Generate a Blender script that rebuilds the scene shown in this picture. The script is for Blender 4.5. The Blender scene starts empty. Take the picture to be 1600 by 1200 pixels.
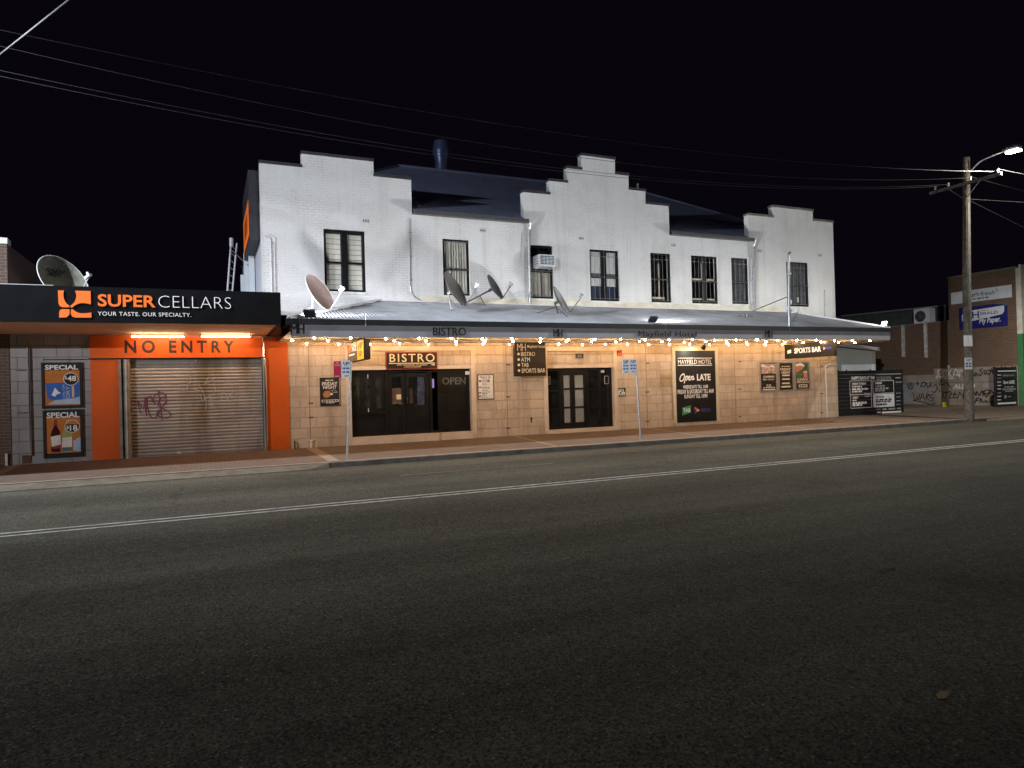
import bpy, math, random
from mathutils import Vector, Matrix
Rd = math.radians
sc = bpy.context.scene
col = sc.collection
random.seed(7)

# ------------------------------------------------------------------ camera
FPX = 1064.2                                   # focal length in pixels of a 1600 x 1200 frame
yaw, pitch, roll = 0.41881, 0.0051955, -0.02704
EYE = Vector((0, 0, 1.75))
_F = Vector((math.sin(yaw) * math.cos(pitch), math.cos(yaw) * math.cos(pitch), math.sin(pitch)))
_R0 = Vector((math.cos(yaw), -math.sin(yaw), 0))
_U0 = _R0.cross(_F)
_Rt = _R0 * math.cos(roll) + _U0 * math.sin(roll)
_Up = -_R0 * math.sin(roll) + _U0 * math.cos(roll)
cam = bpy.data.cameras.new('camera')
camo = bpy.data.objects.new('camera', cam)
col.objects.link(camo)
cam.sensor_fit = 'HORIZONTAL'
cam.sensor_width = 36
cam.lens = 36 * FPX / 1600
cam.clip_start = 0.05
cam.clip_end = 2000
mw = Matrix.Identity(4)
for i in range(3):
    mw[i][0], mw[i][1], mw[i][2], mw[i][3] = _Rt[i], _Up[i], -_F[i], EYE[i]
camo.matrix_world = mw
sc.camera = camo

# ------------------------------------------------------------------ night sky, exposure
w = bpy.data.worlds.new('World')
sc.world = w
w.use_nodes = True
bg = w.node_tree.nodes['Background']
bg.inputs['Color'].default_value = (0.0023, 0.0016, 0.0034, 1)
bg.inputs['Strength'].default_value = 1.0
sc.view_settings.view_transform = 'Standard'
sc.view_settings.look = 'None'
sc.view_settings.exposure = 0
sc.view_settings.gamma = 1
sc.cycles.use_denoising = True
sc.cycles.max_bounces = 5
sc.cycles.diffuse_bounces = 3
sc.cycles.sample_clamp_indirect = 4
sc.cycles.use_light_tree = True
FLOOD_W, STREET_W, BULB_E, TUBE_E, SPOT_W = 148.0, 2400.0, 480.0, 80.0, 40.0


# ------------------------------------------------------------------ measuring: a photo pixel seen on a plane of the street
def ray(px, py):
    return _Rt * ((px - 800) / FPX) - _Up * ((py - 600) / FPX) + _F
def P(px, py, Y=22.2):
    d = ray(px, py); return EYE + d * (Y / d.y)
def PX(px, py, X):
    d = ray(px, py); return EYE + d * (X / d.x)
def PZ(px, py, z):
    d = ray(px, py); return EYE + d * ((z - EYE.z) / d.z)
def crop(ox, oy, s):
    return lambda x, y: (ox + x * s, oy + y * s)

# ------------------------------------------------------------------ materials
def _nt(name):
    m = bpy.data.materials.new(name); m.use_nodes = True
    n = m.node_tree.nodes; l = m.node_tree.links
    return m, n, l, n['Principled BSDF']
def rgba(c): return (c[0], c[1], c[2], 1)
def _math(n, l, op, a, b=None, clamp=False):
    x = n.new('ShaderNodeMath'); x.operation = op; x.use_clamp = clamp
    for i, v in enumerate((a, b)):
        if v is None: continue
        if isinstance(v, (int, float)): x.inputs[i].default_value = v
        else: l.new(v, x.inputs[i])
    return x.outputs[0]
def _noise(n, l, vec, scale, detail=5, rough=.6):
    x = n.new('ShaderNodeTexNoise'); x.inputs['Scale'].default_value = scale
    x.inputs['Detail'].default_value = detail; x.inputs['Roughness'].default_value = rough
    l.new(vec, x.inputs['Vector']); return x.outputs['Fac']
def _ramp(n, l, fac, a, b, ca=(0, 0, 0), cb=(1, 1, 1)):
    r = n.new('ShaderNodeValToRGB'); r.color_ramp.elements[0].position = a; r.color_ramp.elements[1].position = b
    r.color_ramp.elements[0].color = rgba(ca); r.color_ramp.elements[1].color = rgba(cb)
    l.new(fac, r.inputs['Fac']); return r.outputs['Color']
def _mix(n, l, fac, a, b, mode='MIX'):
    x = n.new('ShaderNodeMix'); x.data_type = 'RGBA'; x.blend_type = mode
    for i, v in ((0, fac), (6, a), (7, b)):
        if isinstance(v, (int, float)): x.inputs[i].default_value = v
        elif isinstance(v, tuple): x.inputs[i].default_value = rgba(v)
        else: l.new(v, x.inputs[i])
    return x.outputs[2]
def _bump(n, l, h, strength, dist, bsdf, prev=None):
    b = n.new('ShaderNodeBump'); b.inputs['Strength'].default_value = strength; b.inputs['Distance'].default_value = dist
    l.new(h, b.inputs['Height'])
    if prev is not None: l.new(prev, b.inputs['Normal'])
    l.new(b.outputs['Normal'], bsdf.inputs['Normal']); return b.outputs['Normal']
def _vec(n, l, axes=None):
    t = n.new('ShaderNodeTexCoord')
    if axes is None: return t.outputs['Object']
    s = n.new('ShaderNodeSeparateXYZ'); c = n.new('ShaderNodeCombineXYZ')
    l.new(t.outputs['Object'], s.inputs[0])
    l.new(s.outputs[axes[0].upper()], c.inputs[0]); l.new(s.outputs[axes[1].upper()], c.inputs[1])
    return c.outputs[0]

def mat(name, c, rough=.6, metal=0, var=.12, vs=3, bump=0, bs=60, spec=.5, coat=0):
    m, n, l, b = _nt(name)
    v = _vec(n, l)
    f = _noise(n, l, v, vs)
    lo = tuple(max(0, x * (1 - 2 * var)) for x in c); hi = tuple(min(1, x * (1 + 2 * var)) for x in c)
    l.new(_ramp(n, l, f, .25, .75, lo, hi), b.inputs['Base Color'])
    b.inputs['Roughness'].default_value = rough; b.inputs['Metallic'].default_value = metal
    b.inputs['Specular IOR Level'].default_value = spec; b.inputs['Coat Weight'].default_value = coat
    if bump: _bump(n, l, _noise(n, l, v, bs), bump, .01, b)
    return m
def emis(name, c, s):
    m, n, l, b = _nt(name)
    b.inputs['Base Color'].default_value = rgba(c); b.inputs['Emission Color'].default_value = rgba(c)
    b.inputs['Emission Strength'].default_value = s
    return m
def brick(name, c1, c2, cm, bw, bh, mortar, axes, bump=.5, dist=.012, stain=(.5, .8), stain_s=.5, stain_c=None, rough=.85, rock=0, joint=1.0, offset=.5, dirt=None):
    m, n, l, b = _nt(name)
    v = _vec(n, l, axes)
    t = n.new('ShaderNodeTexBrick')
    t.offset = offset
    if rock > .5: t.squash = 1.3; t.squash_frequency = 3; t.offset = .42; t.offset_frequency = 2
    t.inputs['Scale'].default_value = 1; t.inputs['Brick Width'].default_value = bw; t.inputs['Row Height'].default_value = bh
    t.inputs['Mortar Size'].default_value = mortar; t.inputs['Mortar Smooth'].default_value = .3
    t.inputs['Color1'].default_value = rgba(c1); t.inputs['Color2'].default_value = rgba(c2); t.inputs['Mortar'].default_value = rgba(cm)
    l.new(v, t.inputs['Vector'])
    cb = t.outputs['Color']
    mid = tuple((a + d) / 2 for a, d in zip(c1, c2))
    if joint < 1:                                # painted over: the joints show only in places
        k = _ramp(n, l, _noise(n, l, v, 1.1), .45, .7)
        k2 = _mix(n, l, .5, k, _ramp(n, l, _noise(n, l, v, 9), .4, .62), 'MULTIPLY')
        cb = _mix(n, l, k2, mid, cb)
    st = _ramp(n, l, _noise(n, l, v, stain_s, 7, .65), stain[0], stain[1])
    sc_ = stain_c or tuple(x * .72 for x in mid)
    cb = _mix(n, l, st, cb, _mix(n, l, .6, cb, sc_))
    fine = _ramp(n, l, _noise(n, l, v, 14, 6, .7), .2, .8, (.88, .88, .88), (1.08, 1.08, 1.08))
    cb = _mix(n, l, 1.0, cb, fine, 'MULTIPLY')
    if dirt:                                     # streaks of grime running down the face
        mp = n.new('ShaderNodeMapping'); mp.inputs['Scale'].default_value = (2.2, .12, 1); l.new(v, mp.inputs[0])
        s2 = _ramp(n, l, _noise(n, l, mp.outputs[0], 1.0, 6, .6), .52, .74)
        cb = _mix(n, l, _mix(n, l, 1.0, s2, (dirt[3],) * 3, 'MULTIPLY'), cb, dirt[:3])
    l.new(cb, b.inputs['Base Color'])
    b.inputs['Roughness'].default_value = rough
    h = _math(n, l, 'SUBTRACT', 1.0, t.outputs['Fac'])
    nn = _bump(n, l, h, bump, dist, b)
    if rock: _bump(n, l, _noise(n, l, v, 7, 6, .65), rock, .05, b, nn)
    else: _bump(n, l, _noise(n, l, v, 60, 3), .15, .005, b, nn)
    return m

M = {}
M['white_brick'] = brick('white painted brick', (.76, .755, .74), (.72, .715, .70), (.47, .46, .45), .243, .086, .011, 'xz', bump=.55, dist=.008, joint=.5, stain=(.48, .76), stain_c=(.52, .50, .46), rough=.7, dirt=(.40, .38, .35, .42))
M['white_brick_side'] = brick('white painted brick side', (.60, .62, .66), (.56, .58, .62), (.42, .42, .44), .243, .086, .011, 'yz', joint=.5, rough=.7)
M['sandstone'] = brick('split sandstone block', (.63, .505, .385), (.51, .405, .305), (.41, .32, .235), .50, .325, .011, 'xz', bump=.8, dist=.015, stain=(.46, .70), stain_s=.9, stain_c=(.33, .24, .165), rock=.6, dirt=(.22, .15, .10, .65))
M['sandstone_trim'] = mat('smooth sandstone trim', (.62, .50, .39), .8, var=.08, vs=2, bump=.2, bs=25)
M['grey_block'] = brick('grey besser block', (.36, .34, .33), (.31, .295, .29), (.17, .165, .16), .60, .325, .012, 'xz', bump=.6, stain=(.5, .75), stain_c=(.20, .19, .18), rock=.2, dirt=(.18, .15, .13, .5))
M['brown_brick'] = brick('brown brick', (.155, .085, .044), (.11, .057, .03), (.15, .12, .095), .24, .086, .012, 'yz', bump=.7, stain_c=(.11, .07, .045))
M['brown_brick_front'] = brick('brown brick front', (.13, .075, .05), (.10, .056, .036), (.16, .14, .12), .24, .086, .012, 'xz', bump=.7)
M['render'] = mat('patchy pink grey render', (.27, .215, .18), .9, var=.22, vs=1.2, bump=.3, bs=40)
M['render_grey'] = mat('blue grey overpaint', (.25, .255, .26), .9, var=.15, vs=1.5)
M['coping'] = mat('dark coping', (.035, .033, .035), .8, var=.2)
M['coping_grey'] = mat('weathered grey coping', (.16, .145, .13), .85, var=.3, vs=6)
M['roof_steel'] = mat('slate blue roofing steel', (.33, .37, .52), .45, .35, var=.12, vs=2)
M['canopy_steel'] = mat('zinc canopy sheeting', (.42, .43, .45), .42, .55, var=.14, vs=1.5, bump=.1, bs=8)
M['gutter'] = mat('black gutter paint', (.018, .018, .02), .45)
M['fascia'] = mat('grey fascia board', (.27, .27, .29), .7, var=.1, vs=1)
M['soffit'] = mat('cream soffit sheet', (.62, .53, .42), .8, var=.1)
M['black_letter'] = mat('black letter', (.012, .012, .014), .5)
M['black_paint'] = mat('black gloss joinery', (.009, .009, .0095), .4, var=.2, spec=.3)
M['black_board'] = mat('black sign board', (.014, .0135, .0145), .45, var=.2, vs=2, spec=.3)
M['brown_board'] = mat('dark brown sign board', (.019, .014, .011), .45, var=.15, vs=2, spec=.3)
M['charcoal'] = mat('charcoal poster', (.028, .022, .022), .35, var=.2)
M['white_letter'] = mat('white letter', (.80, .79, .77), .5, var=.04)
M['cream_letter'] = mat('cream letter', (.74, .64, .48), .5, var=.04)
M['dim_letter'] = mat('worn grey letter', (.30, .30, .30), .6)
M['faint_letter'] = mat('faint grey letter', (.11, .11, .115), .6)
M['orange'] = mat('orange panel', (.64, .108, .012), .42, var=.06, vs=.7, spec=.3)
M['logo_orange'] = emis('backlit orange', (.85, .17, .02), .27)
M['lit_white'] = emis('backlit white', (.80, .80, .82), .36)
M['tag_white'] = emis('backlit tagline', (.75, .74, .72), .22)
M['red_trim'] = mat('red sign frame', (.24, .035, .025), .5)
M['chrome'] = mat('polished steel', (.62, .60, .58), .18, 1, var=.05)
M['galv'] = mat('galvanised steel', (.42, .43, .44), .42, .8, var=.15, vs=9)
M['white_steel'] = mat('white enamel', (.66, .66, .67), .45, var=.05)
M['frame_grey'] = mat('silver poster frame', (.42, .39, .36), .4, .5)
M['dark_dish'] = mat('charcoal dish', (.075, .075, .078), .5, var=.1)
M['brown_dish'] = mat('brown dish', (.075, .062, .060), .5, var=.15)
M['pink_dish'] = mat('faded pink dish', (.40, .285, .25), .6, var=.14, vs=3.5)
M['cream_dish'] = mat('grubby cream dish', (.30, .30, .235), .7, var=.22, vs=4)
M['curtain'] = mat('cream curtain', (.60, .57, .49), .9, var=.12, vs=5)
M['curtain_dim'] = mat('grey lace curtain', (.11, .11, .115), .9, var=.3, vs=6)
M['blind'] = mat('cream louvre blind', (.88, .85, .74), .6, var=.05)
M['white_blind'] = mat('white roller blind', (.82, .81, .78), .7, var=.04)
M['dark_room'] = mat('unlit room', (.010, .010, .012), .8)
M['navy'] = mat('navy panel', (.035, .045, .085), .6)
M['cream_wood'] = mat('cream timber sash', (.62, .50, .33), .6)
M['frosted'] = mat('frosted film glass', (.25, .27, .27), .35, var=.15, vs=1.4)
M['dark_glass'] = mat('dark glass', (.012, .013, .015), .06, var=.3, spec=.6)
M['blue_glass'] = mat('blue tinted glass', (.05, .06, .10), .15, var=.4, vs=3)
M['paver_dark'] = mat('wood post', (.088, .075, .06), .9, var=.35, vs=7, bump=.5, bs=14)
M['concrete'] = mat('kerb concrete', (.125, .11, .08), .9, var=.2, vs=3, bump=.25, bs=50)
M['kerb_dark'] = mat('dirty kerb concrete', (.12, .11, .095), .9, var=.25, vs=3, bump=.2, bs=50)
M['band'] = mat('concrete footpath band', (.27, .21, .155), .9, var=.15, vs=3, bump=.2, bs=40)
M['lane_white'] = mat('worn lane paint', (.42, .42, .38), .8, var=.28, vs=9)
M['lane_faint'] = mat('worn out lane paint', (.13, .12, .10), .8, var=.3, vs=6)
M['gate'] = mat('black steel gate slats', (.016, .017, .018), .45, var=.2)
M['cool_white'] = mat('pale cladding', (.64, .69, .72), .6, var=.06, vs=1)
M['green'] = mat('green shopfront paint', (.045, .17, .06), .5)
M['cream_paint'] = mat('cream shopfront paint', (.50, .48, .40), .7)
M['sign_white'] = mat('white sign sheet', (.62, .63, .64), .5, var=.05)
M['sign_blue'] = mat('royal blue sign sheet', (.016, .016, .14), .4, var=.1)
M['letter_blue'] = mat('navy letter', (.03, .035, .16), .5)
M['letter_green'] = mat('teal letter', (.03, .17, .12), .5)
M['letter_red'] = mat('red letter', (.5, .05, .05), .5)
M['rear_cladding'] = mat('dark green cladding', (.055, .065, .06), .7, var=.2)
M['yellow'] = mat('yellow marker paint', (.55, .40, .02), .6)
M['spray_black'] = mat('black spray paint', (.014, .013, .014), .7)
M['spray_white'] = mat('white spray paint', (.62, .60, .57), .7)
M['spray_pale'] = mat('thin pale spray paint', (.40, .385, .36), .7)
M['spray_purple'] = mat('purple marker', (.13, .035, .06), .6)
M['plate_blue'] = mat('pale blue road sign', (.66, .73, .80), .4, var=.04)
M['plate_red'] = mat('crimson road sign', (.52, .03, .075), .4, var=.05)
M['rust'] = mat('rusty fixing', (.10, .055, .035), .9)
M['tab_green'] = mat('logo green', (.05, .30, .16), .5)
M['keno_blue'] = mat('logo blue', (.06, .07, .42), .5)
M['keno_red'] = mat('logo red', (.60, .10, .06), .5)
M['keno_gold'] = mat('logo gold', (.70, .45, .10), .5)
M['orange_lit'] = emis('lit orange panel', (.95, .50, .03), .35)
M['poster_orange'] = mat('poster orange', (.50, .17, .035), .3)
M['carton_blue'] = mat('carton blue', (.03, .12, .45), .35, var=.1)
M['pale_blue'] = mat('pale blue print', (.40, .52, .68), .4)
M['wine_red'] = mat('red wine bottle', (.05, .008, .012), .2)
M['wine_white'] = mat('white wine bottle', (.35, .36, .12), .25)
M['foil_red'] = mat('red foil', (.30, .02, .03), .35)
M['paper'] = mat('paper label', (.70, .68, .64), .6)
M['teal'] = mat('teal print', (.05, .14, .17), .5)
M['photo_pink'] = mat('faded photo print', (.42, .30, .25), .5, var=.45, vs=9)
M['photo_green'] = mat('leafy photo print', (.07, .11, .06), .5, var=.6, vs=12)
M['peach'] = mat('peach print', (.55, .20, .12), .5, var=.2)
M['food'] = mat('food print', (.42, .16, .06), .5, var=.5, vs=22)
M['red_plate'] = mat('red warning plate', (.48, .035, .03), .5)
M['wire'] = mat('weathered cable', (.11, .107, .10), .6, .2)
M['insulator'] = mat('white ceramic insulator', (.70, .68, .62), .25)
M['lamp_glass'] = emis('lit street lamp lens', (1.0, .97, .86), 22)
M['flood_glass'] = emis('lit flood lens', (.95, .97, 1.0), 18)
for _i, _k in enumerate((.45, .8, 1.0, 1.25)): M['bulb%d' % _i] = emis('lit festoon bulb', (1.0, .63 + .03 * (_i % 2), .33 + .04 * (_i % 2)), BULB_E * _k)
M['bulb'] = emis('lit festoon bulb', (1.0, .66, .37), BULB_E)
M['tube'] = emis('lit tube', (1.0, .64, .37), TUBE_E)
M['violet_glow'] = emis('violet neon', (.25, .20, .6), .5)
M['stained'] = mat('dim stained pane', (.022, .027, .024), .12, var=.7, vs=4)
M['sill'] = mat('painted sill', (.70, .69, .64), .7)
M['terracotta'] = mat('white plaster', (.5, .5, .5), .8)

def shutter_mat():
    m, n, l, b = _nt('grubby galvanised shutter')
    v = _vec(n, l)
    base = _ramp(n, l, _noise(n, l, v, .8, 5), .3, .7, (.30, .275, .245), (.43, .40, .37))
    mp = n.new('ShaderNodeMapping'); mp.inputs['Scale'].default_value = (1.2, 1, .16); l.new(v, mp.inputs[0])
    s = _ramp(n, l, _noise(n, l, mp.outputs[0], 1.1, 4), .5, .68)
    c = _mix(n, l, s, base, (.17, .135, .075))
    mp2 = n.new('ShaderNodeMapping'); mp2.inputs['Scale'].default_value = (.25, 1, 1.6); l.new(v, mp2.inputs[0])
    c = _mix(n, l, _ramp(n, l, _noise(n, l, mp2.outputs[0], 1.3, 4), .52, .72), c, (.20, .17, .15))
    l.new(c, b.inputs['Base Color']); b.inputs['Metallic'].default_value = .35; b.inputs['Roughness'].default_value = .5
    return m
M['shutter'] = shutter_mat()

def asphalt():
    m, n, l, b = _nt('worn asphalt')
    v = _vec(n, l)
    base = _ramp(n, l, _noise(n, l, v, .22, 6, .6), .3, .7, (.060, .058, .050), (.082, .079, .068))
    mp = n.new('ShaderNodeMapping'); mp.inputs['Scale'].default_value = (.03, .55, 1); l.new(v, mp.inputs[0])
    tr = _ramp(n, l, _noise(n, l, mp.outputs[0], 1.0, 4), .35, .68, (.66, .66, .65), (1.24, 1.24, 1.22))
    c = _mix(n, l, 1.0, base, tr, 'MULTIPLY')
    sp = n.new('ShaderNodeTexVoronoi'); sp.inputs['Scale'].default_value = 70; l.new(v, sp.inputs['Vector'])
    agg = _ramp(n, l, sp.outputs['Color'], .05, .95, (.30, .30, .30), (2.1, 2.06, 1.92))
    c = _mix(n, l, 1.0, c, agg, 'MULTIPLY')
    sp2 = n.new('ShaderNodeTexVoronoi'); sp2.inputs['Scale'].default_value = 26; l.new(v, sp2.inputs['Vector'])
    spk = _math(n, l, 'MULTIPLY', _ramp(n, l, sp2.outputs['Distance'], .12, .30, (1, 1, 1), (0, 0, 0)), _ramp(n, l, sp2.outputs['Color'], .55, .95))
    c = _mix(n, l, spk, c, (.30, .29, .26))
    c = _mix(n, l, _ramp(n, l, _noise(n, l, v, .35, 7, .7), .56, .72), c, _mix(n, l, 1.0, c, (.62, .61, .60), 'MULTIPLY'))
    c = _mix(n, l, 1.0, c, _ramp(n, l, _noise(n, l, v, 9, 6, .75), .25, .8, (.72, .72, .72), (1.25, 1.25, 1.22)), 'MULTIPLY')
    ck = n.new('ShaderNodeTexVoronoi'); ck.feature = 'DISTANCE_TO_EDGE'; ck.inputs['Scale'].default_value = .16
    wv = n.new('ShaderNodeTexNoise'); wv.inputs['Scale'].default_value = .9; wv.inputs['Detail'].default_value = 6; l.new(v, wv.inputs['Vector'])
    ad = n.new('ShaderNodeVectorMath'); ad.operation = 'ADD'; l.new(v, ad.inputs[0]); l.new(wv.outputs['Color'], ad.inputs[1])
    l.new(ad.outputs[0], ck.inputs['Vector'])
    crack = _ramp(n, l, ck.outputs['Distance'], .0, .006, (.55, .55, .55), (1, 1, 1))
    c = _mix(n, l, _ramp(n, l, _noise(n, l, v, .12, 2), .5, .62), c, _mix(n, l, 1.0, c, crack, 'MULTIPLY'))
    l.new(c, b.inputs['Base Color'])
    b.inputs['Roughness'].default_value = .95; b.inputs['Specular IOR Level'].default_value = .10
    nn = _bump(n, l, sp.outputs['Distance'], .45, .012, b)
    _bump(n, l, _noise(n, l, v, 35, 4), .3, .01, b, nn)
    return m
M['asphalt'] = asphalt()
M['pavers'] = brick('red brown pavers', (.175, .122, .092), (.125, .085, .063), (.06, .046, .036), .23, .115, .013, 'xy', bump=.4, dist=.006, stain=(.45, .75), stain_c=(.13, .10, .08))
M['carpark'] = mat('brushed car park concrete', (.20, .17, .13), .9, var=.2, vs=.8, bump=.2, bs=40)
M['dirt'] = mat('bare earth', (.05, .045, .035), .95, var=.2, vs=.5)

def glass_mat():
    m, n, l, b = _nt('window glass')
    n.remove(b)
    g = n.new('ShaderNodeBsdfGlossy'); g.inputs['Roughness'].default_value = .03
    t = n.new('ShaderNodeBsdfTransparent'); t.inputs['Color'].default_value = (.97, .98, .98, 1)
    x = n.new('ShaderNodeMixShader'); x.inputs[0].default_value = .07; l.new(t.outputs[0], x.inputs[1]); l.new(g.outputs[0], x.inputs[2])
    l.new(x.outputs[0], n['Material Output'].inputs['Surface'])
    return m
M['glass'] = glass_mat()

# ------------------------------------------------------------------ mesh helpers
def tag(o, label=None, cat=None, group=None, kind=None):
    if label: o['label'] = label
    if cat: o['category'] = cat
    if group: o['group'] = group
    if kind: o['kind'] = kind
    return o
def wloc(o):
    v = Vector((0, 0, 0))
    while o is not None: v += o.location; o = o.parent
    return v
def thing(name, label, cat, loc=(0, 0, 0), group=None):
    o = bpy.data.objects.new(name, None); col.objects.link(o)
    o.location = loc; o.empty_display_size = .2
    return tag(o, label, cat, group)

class MB:
    def __init__(s): s.v = []; s.f = []
    def _add(s, vs, fs):
        k = len(s.v); s.v += [Vector(x) for x in vs]; s.f += [tuple(i + k for i in f) for f in fs]; return s
    def box(s, x0, x1, y0, y1, z0, z1):
        x0, x1 = sorted((x0, x1)); y0, y1 = sorted((y0, y1)); z0, z1 = sorted((z0, z1))
        return s._add([(x0, y0, z0), (x1, y0, z0), (x1, y1, z0), (x0, y1, z0), (x0, y0, z1), (x1, y0, z1), (x1, y1, z1), (x0, y1, z1)],
                      [(0, 3, 2, 1), (4, 5, 6, 7), (0, 1, 5, 4), (1, 2, 6, 5), (2, 3, 7, 6), (3, 0, 4, 7)])
    def obox(s, o, a, b, c):                      # corner and three edge vectors
        o, a, b, c = map(Vector, (o, a, b, c))
        fs = [(0, 3, 2, 1), (4, 5, 6, 7), (0, 1, 5, 4), (1, 2, 6, 5), (2, 3, 7, 6), (3, 0, 4, 7)]
        if a.cross(b).dot(c) < 0: fs = [tuple(reversed(f)) for f in fs]
        return s._add([o, o + a, o + a + b, o + b, o + c, o + a + c, o + a + b + c, o + b + c], fs)
    def poly(s, pts, ext=None):                   # polygon, thickened along ext
        pts = [Vector(p) for p in pts]; n = len(pts)
        if ext is None: return s._add(pts, [tuple(range(n))])
        e = Vector(ext)
        return s._add(pts + [p + e for p in pts], [tuple(reversed(range(n))), tuple(range(n, 2 * n))] + [(i, (i + 1) % n, n + (i + 1) % n, n + i) for i in range(n)])
    def tube(s, pts, r, n=8, cap=True):
        pts = [Vector(p) for p in pts]; rs = r if isinstance(r, (list, tuple)) else [r] * len(pts)
        vs = []; fs = []; ref = None
        for i, p in enumerate(pts):
            d = (pts[min(i + 1, len(pts) - 1)] - pts[max(i - 1, 0)]).normalized()
            if ref is None: ref = Vector((0, 0, 1)) if abs(d.z) < .9 else Vector((1, 0, 0))
            a = d.cross(ref).normalized(); b = a.cross(d).normalized(); ref = b
            for k in range(n):
                t = 2 * math.pi * k / n
                vs.append(p + (a * math.cos(t) + b * math.sin(t)) * rs[i])
        for i in range(len(pts) - 1):
            for k in range(n):
                k2 = (k + 1) % n
                fs.append((i * n + k, i * n + k2, (i + 1) * n + k2, (i + 1) * n + k))
        if cap:
            fs.append(tuple(reversed(range(n)))); fs.append(tuple(range((len(pts) - 1) * n, len(pts) * n)))
        return s._add(vs, fs)
    def ball(s, c, r, n=10, m=6):
        c = Vector(c); vs = [c + Vector((0, 0, r))]; fs = []
        for i in range(1, m):
            for k in range(n):
                t = math.pi * i / m; p = 2 * math.pi * k / n
                vs.append(c + Vector((math.sin(t) * math.cos(p), math.sin(t) * math.sin(p), math.cos(t))) * r)
        vs.append(c - Vector((0, 0, r)))
        for k in range(n):
            k2 = (k + 1) % n
            fs.append((0, 1 + k, 1 + k2))
            for i in range(m - 2): fs.append((1 + i * n + k, 1 + (i + 1) * n + k, 1 + (i + 1) * n + k2, 1 + i * n + k2))
            fs.append((len(vs) - 1, 1 + (m - 2) * n + k2, 1 + (m - 2) * n + k))
        return s._add(vs, fs)
    def build(s, name, m, parent=None, smooth=False, local=False):
        off = Vector((0, 0, 0)) if (local or parent is None) else wloc(parent)
        me = bpy.data.meshes.new(name)
        me.from_pydata([tuple(v - off) for v in s.v], [], s.f)
        me.materials.append(M[m] if isinstance(m, str) else m)
        if smooth:
            for p in me.polygons: p.use_smooth = True
        o = bpy.data.objects.new(name, me); col.objects.link(o)
        if parent is not None: o.parent = parent
        return o
def rooted(mb, name, m, loc, **kw):               # a thing that is one mesh, its origin at loc
    for i, v in enumerate(mb.v): mb.v[i] = v - Vector(loc)
    o = mb.build(name, m, None, **kw); o.location = loc; return o
def struct(mb, name, m, label=None):
    return tag(mb.build(name, m), label, None, None, 'structure')

def smooth_curve(pts, k=6):
    pts = [Vector(p) for p in pts]; out = []
    for i in range(len(pts) - 1):
        p0, p1, p2, p3 = pts[max(i - 1, 0)], pts[i], pts[i + 1], pts[min(i + 2, len(pts) - 1)]
        for j in range(k):
            t = j / k
            out.append(.5 * ((2 * p1) + (p2 - p0) * t + (2 * p0 - 5 * p1 + 4 * p2 - p3) * t * t + (3 * p1 - p0 - 3 * p2 + p3) * t ** 3))
    return out + [pts[-1]]

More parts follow.
